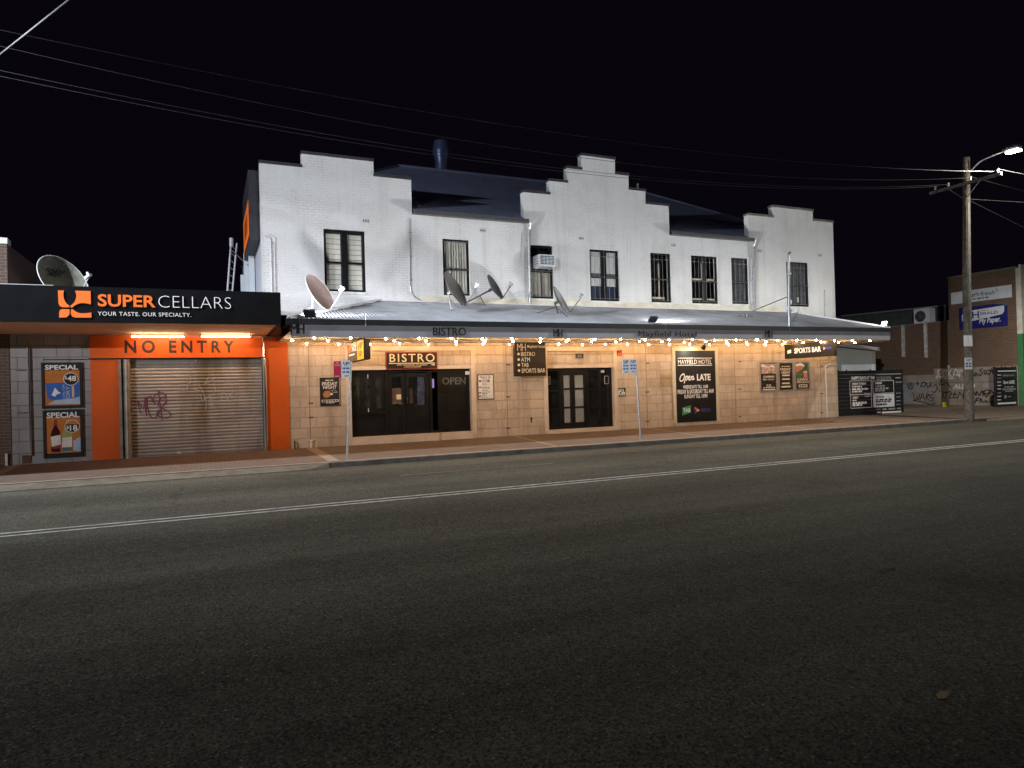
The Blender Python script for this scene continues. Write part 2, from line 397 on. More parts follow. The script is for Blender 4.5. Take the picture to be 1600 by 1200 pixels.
class Face:
    """a plane of the scene: 'y' = seen from the street (u along X), 'x' = seen from the left (u along -Y)"""
    def __init__(s, kind, at):
        s.k = kind; s.at = at
        s.r = Vector((1, 0, 0)) if kind == 'y' else Vector((0, -1, 0))
        s.u = Vector((0, 0, 1)); s.n = s.r.cross(s.u)
        s.o = Vector((0, at, 0)) if kind == 'y' else Vector((at, 0, 0))
    def uv(s, px, py):
        p = P(px, py, s.at) if s.k == 'y' else PX(px, py, s.at)
        return (p - s.o).dot(s.r), p.z
    def pt(s, a, b, d=0): return s.o + s.r * a + s.u * b + s.n * d
    def rect(s, px0, py0, px1, py1):              # corners in the photo -> a0,a1,b0,b1
        a0, b1 = s.uv(px0, py0); a1, b0 = s.uv(px1, py1); return min(a0, a1), max(a0, a1), min(b0, b1), max(b0, b1)
    def slab(s, mb, a0, a1, b0, b1, d0, d1):
        return mb.obox(s.pt(a0, b0, d0), s.r * (a1 - a0), s.u * (b1 - b0), s.n * (d1 - d0))
    def pslab(s, mb, px0, py0, px1, py1, d0, d1): return s.slab(mb, *s.rect(px0, py0, px1, py1), d0, d1)
    def frame(s, mb, a0, a1, b0, b1, t, d0, d1, bot=None):
        bt = t if bot is None else bot
        s.slab(mb, a0, a0 + t, b0, b1, d0, d1); s.slab(mb, a1 - t, a1, b0, b1, d0, d1)
        s.slab(mb, a0 + t, a1 - t, b1 - t, b1, d0, d1); s.slab(mb, a0 + t, a1 - t, b0, b0 + bt, d0, d1); return mb
    def pprism(s, mb, pts, d0, d1):               # polygon given in photo pixels
        q = [s.pt(*s.uv(*p), d0) for p in pts]; return mb.poly(q, s.n * (d1 - d0))
    def stroke(s, mb, pts, wd, d, close=False, px=True):   # a painted line: ribbon, 2 mm thick
        q = [s.uv(*p) if px else p for p in pts]; s.lift = getattr(s, 'lift', 0)
        for (a, b), (c, e) in zip(q, q[1:]):
            L = math.hypot(c - a, e - b)
            if L < 1e-5: continue
            tx, tz = (c - a) / L, (e - b) / L; h = wd / 2
            ex = h * .7
            pts4 = [(a - tx * ex - tz * -h, b - tz * ex - tx * h), (c + tx * ex + tz * h, e + tz * ex - tx * h),
                    (c + tx * ex - tz * h, e + tz * ex + tx * h), (a - tx * ex - tz * h, b - tz * ex + tx * h)]
            s.lift = (s.lift + 1) % 60
            mb.poly([s.pt(x, z, d + .00012 * s.lift) for x, z in pts4], s.n * .0006)
        return mb
    def text(s, body, a0, a1, b0, b1, d, mb=None, bold=0, shear=0, ext=.004, space=1.0, keep=False):
        """lettering fitted to a rectangle"""
        cu = bpy.data.curves.new('t', 'FONT'); cu.body = body; cu.size = 1; cu.extrude = .02; cu.offset = bold
        cu.shear = shear; cu.resolution_u = 3; cu.space_character = space; cu.align_x = 'LEFT'
        ob = bpy.data.objects.new('t', cu)
        me = bpy.data.meshes.new_from_object(ob)
        vs = [v.co.copy() for v in me.vertices]; fs = [tuple(p.vertices) for p in me.polygons]
        bpy.data.objects.remove(ob); bpy.data.curves.remove(cu); bpy.data.meshes.remove(me)
        mb = mb or MB()
        if not vs: return mb
        x0, x1 = min(v.x for v in vs), max(v.x for v in vs); y0, y1 = min(v.y for v in vs), max(v.y for v in vs)
        z0, z1 = min(v.z for v in vs), max(v.z for v in vs)
        out = [s.pt(a0 + (v.x - x0) / (x1 - x0) * (a1 - a0), b0 + (v.y - y0) / (y1 - y0) * (b1 - b0), d + (v.z - z0) / (z1 - z0) * ext) for v in vs]
        return mb._add(out, fs)
    def ptext(s, body, px0, py0, px1, py1, d, **k):
        a0, a1, b0, b1 = s.rect(px0, py0, px1, py1); return s.text(body, a0, a1, b0, b1, d, **k)
    def disc(s, mb, a, b, ra, rb, d0, d1, n=20):
        q = [s.pt(a + ra * math.cos(2 * math.pi * i / n), b + rb * math.sin(2 * math.pi * i / n), d0) for i in range(n)]
        return mb.poly(q, s.n * (d1 - d0))
    def dashes(s, mb, px0, py0, px1, py1, d, n=4, seed=0):   # a line of print too small to read: word-long marks
        a0, a1, b0, b1 = s.rect(px0, py0, px1, py1); rnd = random.Random(seed + int(px0 * 7 + py0 * 13))
        ws = [rnd.uniform(.5, 1.4) for _ in range(n)]; tot = sum(ws) + .28 * (n - 1); a = a0
        for w_ in ws:
            L = w_ / tot * (a1 - a0); s.slab(mb, a, a + L, b0, b1, d, d + .002); a += L + .28 / tot * (a1 - a0)
        return mb

def wall_mesh(xs, zs, solid, y0, y1, mb=None):
    """a thick wall from a grid of cells; solid(xc, zc) says which cells stand"""
    xs = sorted(set(round(x, 4) for x in xs)); zs = sorted(set(round(z, 4) for z in zs)); mb = mb or MB()
    ok = [[solid((a + b) / 2, (c + d) / 2) for c, d in zip(zs, zs[1:])] for a, b in zip(xs, xs[1:])]
    g = lambda i, k: 0 <= i < len(xs) - 1 and 0 <= k < len(zs) - 1 and ok[i][k]
    for i in range(len(xs) - 1):
        for k in range(len(zs) - 1):
            if not ok[i][k]: continue
            a, b, c, d = xs[i], xs[i + 1], zs[k], zs[k + 1]
            mb._add([(a, y0, c), (b, y0, c), (b, y0, d), (a, y0, d)], [(0, 1, 2, 3)])
            mb._add([(a, y1, c), (b, y1, c), (b, y1, d), (a, y1, d)], [(3, 2, 1, 0)])
            if not g(i - 1, k): mb._add([(a, y0, c), (a, y0, d), (a, y1, d), (a, y1, c)], [(0, 1, 2, 3)])
            if not g(i + 1, k): mb._add([(b, y0, c), (b, y1, c), (b, y1, d), (b, y0, d)], [(0, 1, 2, 3)])
            if not g(i, k - 1): mb._add([(a, y0, c), (a, y1, c), (b, y1, c), (b, y0, c)], [(0, 1, 2, 3)])
            if not g(i, k + 1): mb._add([(a, y0, d), (b, y0, d), (b, y1, d), (a, y1, d)], [(0, 1, 2, 3)])
    return mb

D = 22.2                                         # depth of the long street frontage
FD = Face('y', D)

# ================================================================== ground, road, footpath
struct(MB().poly([(-400, -400, -.30), (500, -400, -.30), (500, 500, -.30), (-400, 500, -.30)]), 'ground', 'dirt')
struct(MB().poly([(-160, -14, -.17), (220, -14, -.17), (220, 17.75, -.17), (-160, 17.75, -.17)]), 'road', 'asphalt')
m = MB()
for y in (11.80, 12.06): m.box(-160, 220, y - .04, y + .04, -.167, -.164)
struct(m, 'road_marking', 'lane_white', 'double white centre line')
struct(MB().box(3.9, 7.8, 15.08, 15.16, -.167, -.165), 'road_marking', 'lane_faint', 'faint worn line near the kerb')
m = MB()
def fz(y): return -.045 + (y - 17.95) / (22.2 - 17.95) * .075
for xa, xb in ((-160, 220),):
    m.poly([(xa, 17.93, fz(17.93)), (xb, 17.93, fz(17.93)), (xb, 23.0, fz(23.0)), (xa, 23.0, fz(23.0))], (0, 0, -.25))
struct(m, 'footpath', 'pavers')
m = MB()
for x0, x1, wd in ((2.87, 2.95, .30), (9.86, 9.45, .11), (15.62, 14.9, .11), (20.43, 20.0, .11), (-4.75, -4.68, .25), (26.2, 26.0, .2)):
    m.poly([(x0 - wd / 2, 22.18, fz(22.18) + .004), (x1 - wd / 2, 17.96, fz(17.96) + .004), (x1 + wd / 2, 17.96, fz(17.96) + .004), (x0 + wd / 2, 22.18, fz(22.18) + .004)])
m.poly([(-160, 17.94, fz(17.94) + .004), (220, 17.94, fz(17.94) + .004), (220, 18.10, fz(18.1) + .004), (-160, 18.10, fz(18.1) + .004)])
struct(m, 'footpath_band', 'band')
m = MB()
m.box(2.75, 29.2, 17.76, 17.95, -.26, -.040); m.box(-160, -4.9, 17.76, 17.95, -.26, -.040); m.box(41, 220, 17.76, 17.95, -.26, -.040)
struct(m, 'kerb', 'kerb_dark')
m = MB()
for xa, xb in ((-4.4, 2.25), (29.7, 40.5)):
    m.poly([(xa, 17.55, -.155), (xb, 17.55, -.155), (xb, 17.95, -.05), (xa, 17.95, -.05)], (0, 0, -.15))
    for x, s in ((xa, -1), (xb, 1)):              # ramped ends of the layback
        e = x + s * .5
        m._add([(x, 17.55, -.155), (x, 17.95, -.05), (e, 17.95, -.041), (e, 17.76, -.041), (e, 17.70, -.165)], [(0, 1, 2, 3, 4) if s < 0 else (4, 3, 2, 1, 0)])
struct(m, 'driveway_layback', 'concrete')
struct(MB().poly([(26.03, 22.22, fz(22.22) + .006), (60, 22.22, fz(22.22) + .006), (60, 62, .04), (26.03, 62, .04)]), 'car_park', 'carpark')

# ================================================================== the hotel
hotel = thing('hotel_building', 'long two storey white brick corner hotel with stepped parapets and a lit street canopy', 'building', (13.8, 22.2, 0))
HX0, HX1 = 1.57, 26.03
ZE = 7.66                                        # eaves
prof = [(1.57, 2.83, 8.87), (2.83, 5.11, 9.30), (5.11, 6.37, 8.82), (10.53, 11.60, 8.80), (11.60, 12.35, 9.31), (12.35, 12.98, 9.86), (12.98, 14.47, 10.41),
        (14.47, 15.07, 9.86), (15.07, 15.84, 9.31), (15.84, 16.94, 8.82), (21.05, 22.44, 8.79), (22.44, 24.80, 9.25), (24.80, 26.03, 8.83)]
def top_at(x):
    for a, b, z in prof:
        if a <= x <= b: return z
    return ZE
c45 = crop(660, 360, .1625)
WIN = [('blind', 505.2, 356.9, 572.2, 456.9), ('curtain', 691.2, 372.5, 735, 462.4), ('ac', 827.2, 382, 865.5, 467.2), ('french', 921, 389, 968.7, 471.2),
       ('dark', 1016, 394.6, 1049.9, 473.2), ('dark2', 1079.6, 398.6, 1122.9, 475.2), ('lace', 1142.3, 402.2, 1171, 475.6), ('lace2', 1228.3, 408.3, 1265, 479.7)]
wins = [(k,) + FD.rect(*q) for k, *q in WIN]
ZS = 3.62
xs = [HX0, HX1] + [x for p in prof for x in p[:2]] + [x for w_ in wins for x in w_[1:3]]
zs = [ZS, ZE] + [p[2] for p in prof] + [z for w_ in wins for z in w_[3:5]]
def up_solid(x, z):
    if z > top_at(x): return False
    return not any(w_[1] < x < w_[2] and w_[3] < z < w_[4] for w_ in wins)
uw = wall_mesh(xs, zs, up_solid, D, D + .26).build('wall', 'white_brick', hotel)
uw['label'] = 'white painted brick upper wall with stepped parapets'
for a, b, z in prof:
    MB().box(a - .015, b + .015, D - .05, D + .30, z, z + .085).build('coping', 'coping_grey' if a > 20 else 'coping', hotel)

# ground floor wall with the two entrances
e1 = FD.rect(547.7, 578.5, 738.1, 674.6); e2 = FD.rect(854.6, 575.6, 961.0, 663.6)
ops = [(e1[0], e1[1], .28, e1[3]), (e2[0], e2[1], .16, e2[3])]
LX0 = 2.27
xs = [LX0, HX1] + [x for o in ops for x in o[:2]]; zs = [-.2, ZS] + [z for o in ops for z in o[2:4]]
lw = wall_mesh(xs, zs, lambda x, z: not any(o[0] < x < o[1] and o[2] < z < o[3] for o in ops), D, D + .3).build('wall', 'sandstone', hotel)
lw['label'] = 'split sandstone block ground floor wall'
m = MB()
m.box(HX0, HX0 + .26, D + .26, 34, ZS, ZE); m.box(HX1 - .26, HX1, D + .3, 34, -.2, ZE); m.box(HX0, HX1, 34, 34.26, -.2, ZE)
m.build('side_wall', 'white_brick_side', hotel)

# corrugated hip roof behind the parapets
def corrugated(mb, x0, x1, base, top, pitch, amp, steps=6):
    """ribs run up the slope; base(x), top(x) -> (Y, z) or None"""
    n = int((x1 - x0) / (pitch / steps)); rows = []
    for i in range(n + 1):
        x = x0 + (x1 - x0) * i / n; h = amp * math.cos(2 * math.pi * x / pitch)
        (ya, za), (yb, zb) = base(x), top(x); rows.append(((x, ya, za + h), (x, yb, zb + h)))
    vs = [p for r in rows for p in r]
    return mb._add(vs, [(2 * i, 2 * i + 2, 2 * i + 3, 2 * i + 1) for i in range(n)])
sl = math.tan(Rd(30)); YE = 21.98; ZR0 = 7.72
def rt(x):
    y = min(28.0, YE + (x - HX0 + .05) * (28 - YE) / (7.5 - HX0), YE + (HX1 + .05 - x) * (28 - YE) / (HX1 - 20.0)); return (y, ZR0 + (y - YE) * sl)
def rb(x):
    if any(a - .02 <= x <= b + .02 for a, b, z in prof): return (min(D + .22, rt(x)[0]), ZR0 + (min(D + .22, rt(x)[0]) - YE) * sl)
    return (YE, ZR0)
m = corrugated(MB(), HX0 - .05, HX1 + .05, rb, rt, .14, .018)
zr = ZR0 + (28 - YE) * sl
m._add([(HX0 - .05, D + .28, ZR0), (7.5, 28, zr), (HX0 - .05, 34.2, ZR0)], [(0, 1, 2)])
m._add([(HX1 + .05, D + .28, ZR0), (20, 28, zr), (HX1 + .05, 34.2, ZR0)], [(2, 1, 0)])
m._add([(HX0 - .1, 34.2, ZR0), (7.5, 28, zr), (20, 28, zr), (HX1 + .1, 34.2, ZR0)], [(3, 2, 1, 0)])
roof = m.build('roof', 'roof_steel', hotel)
m = MB().tube([(7.5, 28, zr + .02), (20, 28, zr + .02)], .07, 8)
m.tube([(HX1 - .35, D + .3, ZR0 + .25), (20, 28, zr + .02)], .06, 6); m.tube([(HX0 + .35, D + .3, ZR0 + .25), (7.5, 28, zr + .02)], .06, 6)
m.build('ridge_cap', 'roof_steel', roof)
M['eaves_gutter'] = mat('eaves gutter', (.07, .068, .065), .5)
for a, b in ((6.38, 10.60), (16.95, 21.10)):
    m = MB().box(a, b, D - .30, D - .17, ZE - .03, ZE + .10); m.box(a, b, D - .17, D - .001, ZE + .00, ZE + .04); m.build('eaves_gutter', 'eaves_gutter', roof)
MB().box(15.95, 16.02, 22.9, 23.0, 8.4, 9.85).build('vent_pipe', 'cool_white', roof)
# kitchen flue on the ridge
m = MB(); fx = 9.76; fy = 29
prof_f = [(.30, 11.0), (.30, 11.75), (.31, 12.0), (.39, 12.35), (.39, 12.5), (.33, 12.8), (.33, 12.86), (.28, 12.86), (.28, 12.5)]
m.tube([(fx, fy, z) for r, z in prof_f], [r for r, z in prof_f], 20, cap=False)
m.build('flue', mat('blue grey flue steel', (.16, .19, .33), .35, .6), roof, smooth=True)

# air bricks, control joints, conduits and downpipes
for cx, cy in ((571.7, 345.2), (754.5, 360.3), (908, 372.5), (1052, 383), (1187, 392.3), (1281, 399)):
    a, b = FD.uv(cx, cy)
    m = MB(); FD.frame(m, a - .12, a + .12, b - .075, b + .075, .02, 0, .012)
    for k in (-.035, .035): FD.slab(m, a - .10, a + .10, b + k - .008, b + k + .008, 0, .01)
    for k in (-.05, 0, .05): FD.slab(m, a + k - .008, a + k + .008, b - .055, b + .055, 0, .011)
    v = m.build('air_brick', 'white_steel', hotel)
    FD.slab(MB(), a - .10, a + .10, b - .055, b + .055, 0, .004).build('vent_hole', 'dark_room', v)
M['sealant'] = mat('joint sealant', (.27, .18, .12), .9)
for x in (485.3, 793.7, 1012, 1150, 1284):
    a, b = FD.uv(x, 690 - (x - 450) * .045); FD.slab(MB(), a - .011, a + .011, .02, 3.2, -.01, .006).build('control_joint', 'sealant', hotel)
m = MB()
for x, ys in ((486, (630, 652, 690)), (794, (570, 620, 669)), (1011.5, (567.5, 612.5, 658.5)), (1156, (565, 608, 651)), (1284, (572, 615, 645))):
    for y in ys:
        a, b = FD.uv(x, y); FD.slab(MB(), a - .07, a + .07, b - .018, b + .018, 0, .02).build('wall_fixing', 'rust', hotel)
a, b = FD.uv(830, 656); FD.slab(m, a - .02, a + .02, b - .10, b + .10, 0, .02); FD.slab(m, a - .06, a + .06, b + .02, b + .05, 0, .02)
m.build('wall_fixing', 'rust', hotel)
def vpipe(name, px, y0, y1, r, mt, off=.03, shoe=False, hopper=False):
    a0, b0 = FD.uv(px[0], y0); a1, b1 = FD.uv(px[1], y1)
    pts = [(a0, D - off - r, b0), (a1, D - off - r, b1)]
    if hopper: pts = [(a0, D - .22, b0 + .06), (a0, D - off - r, b0 - .18)] + pts[1:]
    m = MB().tube(pts, r, 10)
    for f in (.2, .55, .9):
        z = b0 + (b1 - b0) * f; m.box(a0 - r - .03, a0 + r + .03, D - off * .6, D, z - .02, z + .02)
    return m.build(name, mt, hotel)
vpipe('downpipe', (824.5, 826), 352, 474, .055, 'galv', .04, hopper=True)
vpipe('downpipe', (1173.5, 1175.5), 379, 486, .06, 'galv', .04, hopper=True)
vpipe('downpipe', (1178.5, 1180), 384, 486, .03, 'white_steel', .02)
vpipe('conduit', (640.3, 640.8), 342, 448, .016, mat('grey conduit', (.30, .30, .31), .6), .005)
vpipe('conduit', (813.5, 814), 364, 417, .014, 'white_steel', .005)
vpipe('conduit', (982.5, 983), 367, 415, .012, 'white_steel', .005)
vpipe('conduit', (1287.5, 1287.5), 453, 497, .014, 'galv', .005)
m = MB()
p = [P(415, 370, D - .03), P(420, 370, D - .03), P(423, 376, D - .03), P(425, 455, D - .03)]
m.tube(p, .022, 8); m.tube([P(421, 366.5, D - .03), P(429, 370, D - .03), P(429.5, 379, D - .03), P(427, 382, D - .03)], .014, 6); m.tube([P(428.5, 382, D - .03), P(430, 456, D - .03)], .016, 6)
m.build('conduit', 'white_steel', hotel)
m = MB().tube(smooth_curve([P(640.8, 447, D - .03), P(642, 456, D - .03), P(648, 464, D - .03), P(657, 469, D - .03)], 4), .014, 6)
m.build('conduit', 'galv', hotel)
c7 = crop(1280, 500, .13333)
m = MB().tube(smooth_curve([P(*c7(215, 526), D - .03), P(*c7(140, 520), D - .03), P(*c7(90, 535), D - .03), P(*c7(75, 575), D - .03), P(*c7(85, 850), D - .03), P(*c7(95, 1150), D - .03)], 4), .025, 8)
m.build('conduit', 'white_steel', hotel)
m = MB()
a, b = FD.uv(485.5, 692); m.tube([(a, D - .10, .03), (a, D - .10, .22), (a, D - .02, .24)], .035, 8); m.ball((a, D - .1, .24), .05, 8, 5)
m.build('tap_pipe', 'white_steel', hotel)
a, b = FD.uv(460, 693)
MB().tube([(a, D - .12, .02), (a, D - .12, .2), (a, D - .02, .25)], .025, 8).build('tap_pipe', 'rust', hotel)
m = MB()                                          # rendered base course just above the canopy flashing
for a, b in ((6.6, 22.9),): m.box(a, b, D - .012, D, 4.72, 4.93)
m.build('base_course', mat('cream base course', (.68, .62, .50), .8, var=.14, vs=2), hotel)

# upper windows
def window(kind, x0, x1, z0, z1):
    dep = .06; f0, f1 = -dep - .06, -dep
    m = MB(); t = .075
    FD.frame(m, x0, x1, z0, z1, t, f0, f1)
    zm = z0 + (z1 - z0) * .47; xm = (x0 + x1) / 2
    double = kind in ('blind', 'french', 'dark2')
    if double: FD.slab(m, xm - .10, xm + .10, z0 + t, z1 - t, f0, f1 + .015)
    if kind != 'ac':
        bays = [(x0 + t, xm - .10), (xm + .10, x1 - t)] if double else [(x0 + t, x1 - t)]
        for a, b in bays: FD.slab(m, a, b, zm - .035, zm + .035, f0 + .01, f1 + .004)
    wf = m.build('window', 'black_paint', hotel)
    MB().poly([FD.pt(x0 + .05, z0 + .05, f0 + .02), FD.pt(x1 - .05, z0 + .05, f0 + .02), FD.pt(x1 - .05, z1 - .05, f0 + .02), FD.pt(x0 + .05, z1 - .05, f0 + .02)]).build('pane', 'glass', wf)
    back = f0 - .05
    MB().box(x0 - .03, x1 + .03, D - .03, D - .0005, z0 - .075, z0).build('sill', 'sill', wf)
    if kind == 'blind':
        m = MB()
        for bay in ((x0 + .09, xm - .11), (xm + .11, x1 - .09)):
            for z in [z0 + .08 + i * .165 for i in range(20)]:
                if z + .15 > z1: break
                if abs(z - zm) < .0: continue
                a, b = bay
                m.poly([FD.pt(a, z, back), FD.pt(b, z, back), FD.pt(b, z + .155, back - .02), FD.pt(a, z + .155, back - .02)], (0, .006, 0))
        m.build('louvre_blind', 'blind', wf)
        FD.slab(MB(), x0, x1, z0, z1, back - .12, back - .11).build('room_back', mat('shaded room', (.16, .15, .12), .9), wf)
    elif kind in ('curtain', 'ac', 'lace', 'lace2'):
        m = MB(); n = 60; vs = []
        za, zb = z0, z1
        if kind == 'ac': zb = z0 + (z1 - z0) * .50
        gap = .47
        for i in range(n + 1):
            a = x0 + (x1 - x0) * i / n; d = back + .035 * math.sin(i * 1.05) * (1 + .5 * math.sin(i * .37))
            vs += [FD.pt(a, za, d), FD.pt(a, zb, d)]
        fs = [(2 * i, 2 * i + 2, 2 * i + 3, 2 * i + 1) for i in range(n) if not (kind == 'ac' and abs(i / n - .55) < .035) and not (kind == 'curtain' and abs(i / n - .46) < .02)]
        m._add(vs, fs).build('curtain', 'curtain' if kind in ('curtain', 'ac') else 'curtain_dim', wf)
        FD.slab(MB(), x0, x1, z0, z1, back - .3, back - .29).build('room_back', 'dark_room', wf)
        if kind == 'lace2':
            m = MB(); FD.slab(m, x0 + .18, x0 + .34, z0 + .12, z0 + .30, back + .07, back + .09); FD.slab(m, xm + .02, xm + .11, z0 + .20, z0 + .42, back + .07, back + .09)
            m.build('bottle', 'white_letter', wf)
    elif kind == 'french':
        m = MB(); FD.slab(m, x0 + .08, x1 - .08, z0 + (z1 - z0) * .30, z1, back, back + .01); m.build('roller_blind', 'white_blind', wf)
        m = MB(); FD.slab(m, x0 + .08, x1 - .08, z0, z0 + (z1 - z0) * .295, back, back + .008); m.build('lower_panel', 'navy', wf)
        m = MB(); FD.slab(m, x0 + .08, x1 - .08, zm + .06, zm + .16, back + .011, back + .02); m.build('rail', mat('grey sash rail', (.2, .19, .18), .6), wf)
        FD.slab(MB(), x0, x1, z0, z1, back - .1, back - .09).build('room_back', 'dark_room', wf)
    else:
        FD.slab(MB(), x0, x1, z0, z1, back - .5, back - .49).build('room_back', 'dark_room', wf)
        bays = [(x0 + .09, xm - .11), (xm + .11, x1 - .16)] if double else [(x0 + .09, x1 - .3)]
        rails = []
        for a, b in bays:
            if double: rails.append((a, b, zm + .05, zm + .11))
            rails.append((a, b, z0 + .16, z0 + .22))
        rails += [(xm - .115, xm - .10, zm + .11, z1 - .3), (xm + .11, xm + .145, zm + .11, z1 - .5)] if double else [(xm - .08, xm - .03, z0 + .22, z1 - .4)]
        for r_ in rails: FD.slab(MB(), *r_, f0 + .03, f1 - .012).build('sash_rail', 'cream_wood', wf)
    if kind not in ('blind',):                    # security bars
        m = MB(); zt = z1 if kind != 'ac' else z0 + (z1 - z0) * .56
        nb = max(3, int((x1 - x0) / .19))
        for i in range(1, nb):
            a = x0 + (x1 - x0) * i / nb; m.tube([FD.pt(a, z0 + .06, -.03), FD.pt(a, zt - .05, -.03)], .008, 6)
        for z in (z0 + .10, zm, zt - (.08 if kind in ('ac', 'curtain') else .25)):
            m.tube([FD.pt(x0, z, -.03), FD.pt(x1, z, -.03)], .010, 6)
        m.build('security_bars', mat('bar steel', (.20, .20, .205), .5, .3), wf)
    return wf
for w_ in wins: window(*w_)

# entrances ------------------------------------------------------------------
YD = D + .20; FE = Face('y', YD)
cb = crop(540, 570, .125)
ent = None
def pane_frame(f, mb, px0, py0, px1, py1, t, d0, d1): a = f.rect(px0, py0, px1, py1); f.frame(mb, *a, t, d0, d1)
m = MB()
X0, X1, Z1 = e1[0], e1[1], e1[3]
FE.frame(m, X0, X1, .28, Z1, .09, -.06, .04)
xA, _ = FE.uv(606, 620); xB, _ = FE.uv(671, 620); xC, _ = FE.uv(686, 620)
zl = FE.uv(600, 645)[1]
FE.slab(m, xA - .09, xA, .37, Z1 - .09, -.06, .04); FE.slab(m, xB, xB + .09, .37, Z1 - .09, -.06, .04); FE.slab(m, xC - .05, xC + .06, .37, Z1 - .09, -.06, .04)
FE.slab(m, X0 + .09, xA - .09, zl - .05, zl + .05, -.05, .045)
ent = m.build('entrance', 'black_paint', hotel); ent['label'] = 'wide black timber bistro entrance'
m = MB(); FE.slab(m, X0 + .09, xA - .09, .37, zl - .05, -.05, .0)
for q in ((552, 562), (568.8, 578.8), (587, 596)):
    pass
FE.slab(m, X0 + .09, xA - .09, zl + .05, Z1 - .09, -.05, -.01); m.build('side_panel', 'black_paint', ent)
m = MB()
for x0, x1, y0, y1 in ((552, 562, 590, 630), (568.8, 578.8, 592, 639), (587, 596, 592, 638)):
    FE.slab(MB(), *FE.rect(x0, y0, x1, y1), -.012, -.004).build('pane', M['stained'], ent)
m = MB(); xM = FE.uv(633.5, 620)[0]
for a, b in ((xA + .01, xM - .008), (xM + .008, xB - .01)):
    FE.frame(m, a, b, .33, Z1 - .12, .13, -.04, .01); FE.slab(m, a + .13, b - .13, .46, 1.12, -.035, .0); FE.slab(m, a + .13, b - .13, 1.12, 1.24, -.04, .008)
dr = m.build('door', 'black_paint', ent)
m = MB()
for a, b in ((xA + .14, xM - .138), (xM + .138, xB - .14)): FE.slab(MB(), a, b, 1.24, Z1 - .25, -.03, -.02).build('pane', 'dark_glass', ent)
for y_ in ((586, 612), (613, 642)): FE.slab(MB(), *FE.rect(652, y_[0], 664, y_[1]), -.018, -.012).build('pane', 'blue_glass', ent)
m = MB()
for dx in (-.10, .06): m.tube([FE.pt(xM + dx, 1.28, .02), FE.pt(xM + dx, 1.28, .06), FE.pt(xM + dx, 1.52, .06), FE.pt(xM + dx, 1.52, .02)], .014, 6)
m.tube([FE.pt(xM - .10, 1.30, .05), FE.pt(xM - .24, 1.30, .05)], .014, 6)
m.build('handle', 'chrome', ent)
m = MB(); FE.pprism(m, [(613, 607), (626, 606), (627.5, 612), (628, 630), (613, 632), (612, 618)], -.019, -.016); m.build('dim_patch', mat('dim pink patch', (.095, .062, .05), .5, var=.4, vs=5), ent)  # dim pinkish and brown patches set on the two door panes
m = MB(); FE.pprism(m, [(639, 607), (644, 607), (645, 613), (645, 630), (638, 630)], -.019, -.016); m.build('dim_patch', mat('dim brown patch', (.04, .03, .026), .5, var=.4, vs=5), ent)
m = MB(); FE.slab(m, *FE.rect(619.5, 616.5, 627, 624), -.012, -.006); m.build('notice', 'cream_letter', ent)
for q in ((574, 585, 575.4, 591), (575, 638, 576.5, 644)): FE.slab(MB(), *FE.rect(*q), -.004, .004).build('hinge', 'white_steel', ent)
m = MB(); FE.slab(m, *FE.rect(674.5, 592, 678.5, 606), -.02, -.01); m.build('lit_notice', 'violet_glow', ent)
m = MB(); FE.slab(m, xC + .06, X1 - .09, .37, Z1 - .09, -.05, -.01)
z1_, z2_ = FE.uv(710, 610.6)[1], FE.uv(710, 642)[1]
for z in (z1_, z2_): FE.slab(m, xC + .06, X1 - .09, z - .03, z + .03, -.01, .012)
m.build('shop_panel', 'black_paint', ent)
FE.ptext('OPEN', *cb(1205, 158), *cb(1502, 243), .0, bold=.02).build('lettering', 'faint_letter', ent)
m = MB(); FE.slab(m, *FE.rect(*cb(1490, 82), *cb(1545, 122)), .041, .045); m.build('sticker', 'white_letter', ent)
# stone trims, niches and steps
def trims(r, out, top, wd):
    m = MB(); x0, x1, z1 = r[0], r[1], r[3]
    m.box(x0 - wd, x0 - .001, D - .045, D, .02, top); m.box(x1 + .001, x1 + wd, D - .045, D, .02, top); m.box(x0 - wd, x1 + wd, D - .05, D, top, top + .14)
    m.box(x0 - .001, x1 + .001, D - .02, D, z1 + .002, z1 + .10)
    m.build('stone_trim', 'sandstone_trim', hotel)
trims(e1, 0, FD.uv(640, 548)[1], .16); trims(e2, 0, FD.uv(910, 548.5)[1], .14)
MB().box(e1[0] - .02, e1[1] + .02, D - .10, D + .3, -.1, .279).build('step', 'sandstone_trim', hotel)
MB().box(e2[0] - .10, e2[1] + .12, D - .14, D + .3, -.1, .159).build('step', 'sandstone_trim', hotel)

